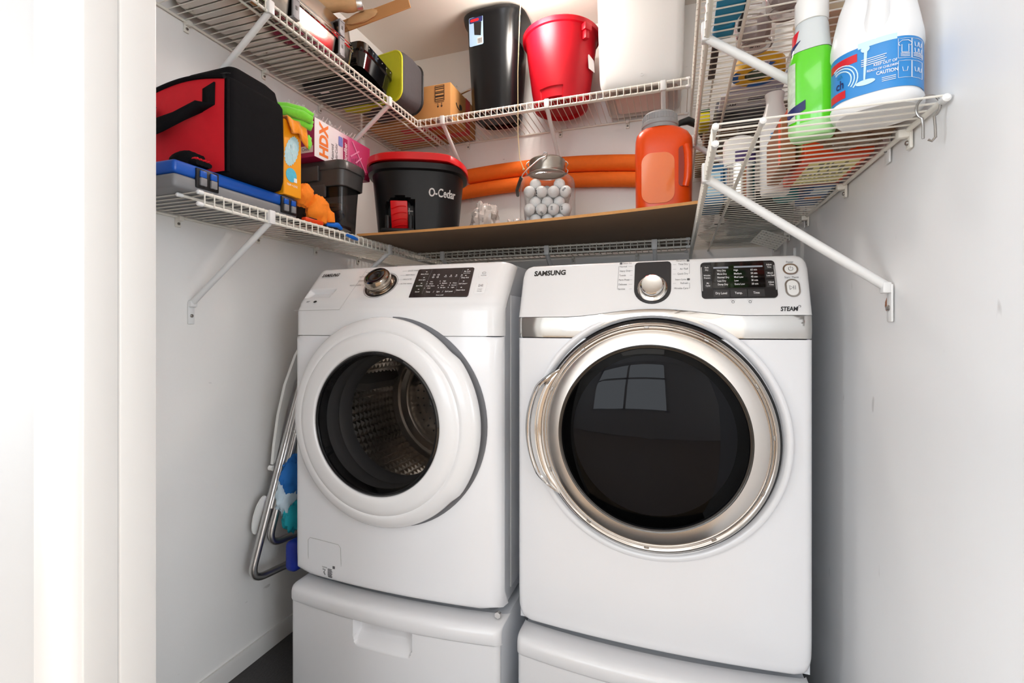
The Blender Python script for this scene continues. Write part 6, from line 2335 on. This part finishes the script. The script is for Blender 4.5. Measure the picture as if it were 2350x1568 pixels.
# white plastic arm rest and hinge
mb = MB()
pth = [(-1.282, 1.415, -.020), (-1.286, 1.36, -.10), (-1.292, 1.318, -.20), (-1.296, 1.292, -.30), (-1.298, 1.276, -.40), (-1.298, 1.268, -.465)]
wd = [.030, .026, .022, .017, .011, .006]
vs, fs = [], []
for (x, y, z), w in zip(pth, wd):
    vs += [(x - .005, y, z), (x - .005, y + 2 * w, z + w * .6), (x + .006, y + 2 * w, z + w * .6), (x + .006, y, z)]
for i in range(len(pth) - 1):
    for k in range(4):
        fs.append((4 * i + k, 4 * i + (k + 1) % 4, 4 * i + 4 + (k + 1) % 4, 4 * i + 4 + k))
fs += [(0, 1, 2, 3), tuple(range(4 * len(pth) - 4, 4 * len(pth)))]
mb.add(vs, fs)
arm = obj('arm_rest', mb, WHITE, t, smooth=60)
obj('hinge_pin', MB().lathe([(.009, -.008), (.009, .008)], FR((-1.300, 1.270, -.478), (0, 1, 0), (0, 0, 1)), 14), WHITE, arm)
# white oval foot paddle
mb = MB().prism(superell(.020, .062, 2, 28), -.003, .003, FR((-1.312, 1.232, -.625), (.28, .9, -.25), (.12, .28, 1)))
obj('oval_paddle', mb, WHITE, t)
# sling fabric folded between the tubes
FB = mat('sling_blue', S(30, 110, 190), .8, var=.12, scale=30)
FT = mat('sling_teal', S(18, 156, 170), .8, var=.12, scale=30)
FWH = mat('sling_pale', S(196, 214, 226), .8, var=.08, scale=30)
for nm, m_, c, r, sd in (('sling_fabric', FB, (-1.222, 1.285, -.500), (.020, .045, .065), 3), ('sling_fabric', FWH, (-1.236, 1.276, -.565), (.022, .045, .070), 5), ('sling_fabric', FT, (-1.216, 1.285, -.635), (.022, .045, .050), 8)):
    obj(nm, MB().crumple(c, r, .38, sd, 1.7, 30, 22, flat=False), m_, t, smooth=70)
obj('tied_cloth', MB().crumple((-1.288, 1.262, -.595), (.016, .022, .050), .2, 15, 2.5, 18, 14, flat=False), mat('lilac_cloth', S(206, 206, 222), .8), t)
obj('blue_pad', MB().rbox(-1.212, -1.165, 1.232, 1.33, -.80, -.70, .018, 4), mat('royal_blue', S(16, 44, 150), .5), t)

# --- supply hose and shut-off valve
t = thing('water_hose', 'pale rubber hose running down behind the washer pedestal', 'hose', (-1.145, 1.3, ZF))
obj('hose', MB().tube([(-1.140, 1.30, -.775), (-1.143, 1.31, -.80), (-1.146, 1.32, -.90), (-1.146, 1.33, -1.02), (-1.138, 1.36, -1.10), (-1.125, 1.45, ZF + .011)], .010, 10), LGREY, t)
obj('coupling', MB().tube([(-1.139, 1.298, -.765), (-1.141, 1.303, -.79)], .014, 10), SCREW, t)
t = thing('drain_bracket', 'small black bracket with a bolt on the left wall beside the hose', 'bracket', (-1.19, 1.34, -.87))
mb = MB().add([(-1.365, 1.44, -.840), (-1.365, 1.44, -.905), (-1.240, 1.400, -.862), (-1.365, 1.46, -.840), (-1.365, 1.46, -.905), (-1.240, 1.42, -.862)], [(0, 1, 2), (5, 4, 3), (0, 2, 5, 3), (1, 4, 5, 2), (0, 3, 4, 1)])
obj('bracket_plate', mb, BLACK, t)
obj('bolt', MB().lathe([(.008, 0), (.008, .006), (.005, .010)], FR((-1.235, 1.402, -.868), (1, 0, 0), (0, 0, 1)), 12), STEEL, t)

# --- wall wear: a few filled nail holes and the rust spot by the brace foot
for x, y, z, r, nm, lb in ((XR - .0004, 1.045, .042, .008, 'rust_spot', 'rusty chipped spot beside the brace foot on the right wall'),):
    obj(nm, MB().crumple((x, y, z), (.0012, r, r * 1.3), .35, 3, seg=18, rings=10, flat=False), mat('rust', S(150, 96, 66), .8, var=.3, scale=200), label=lb, cat='wall mark')
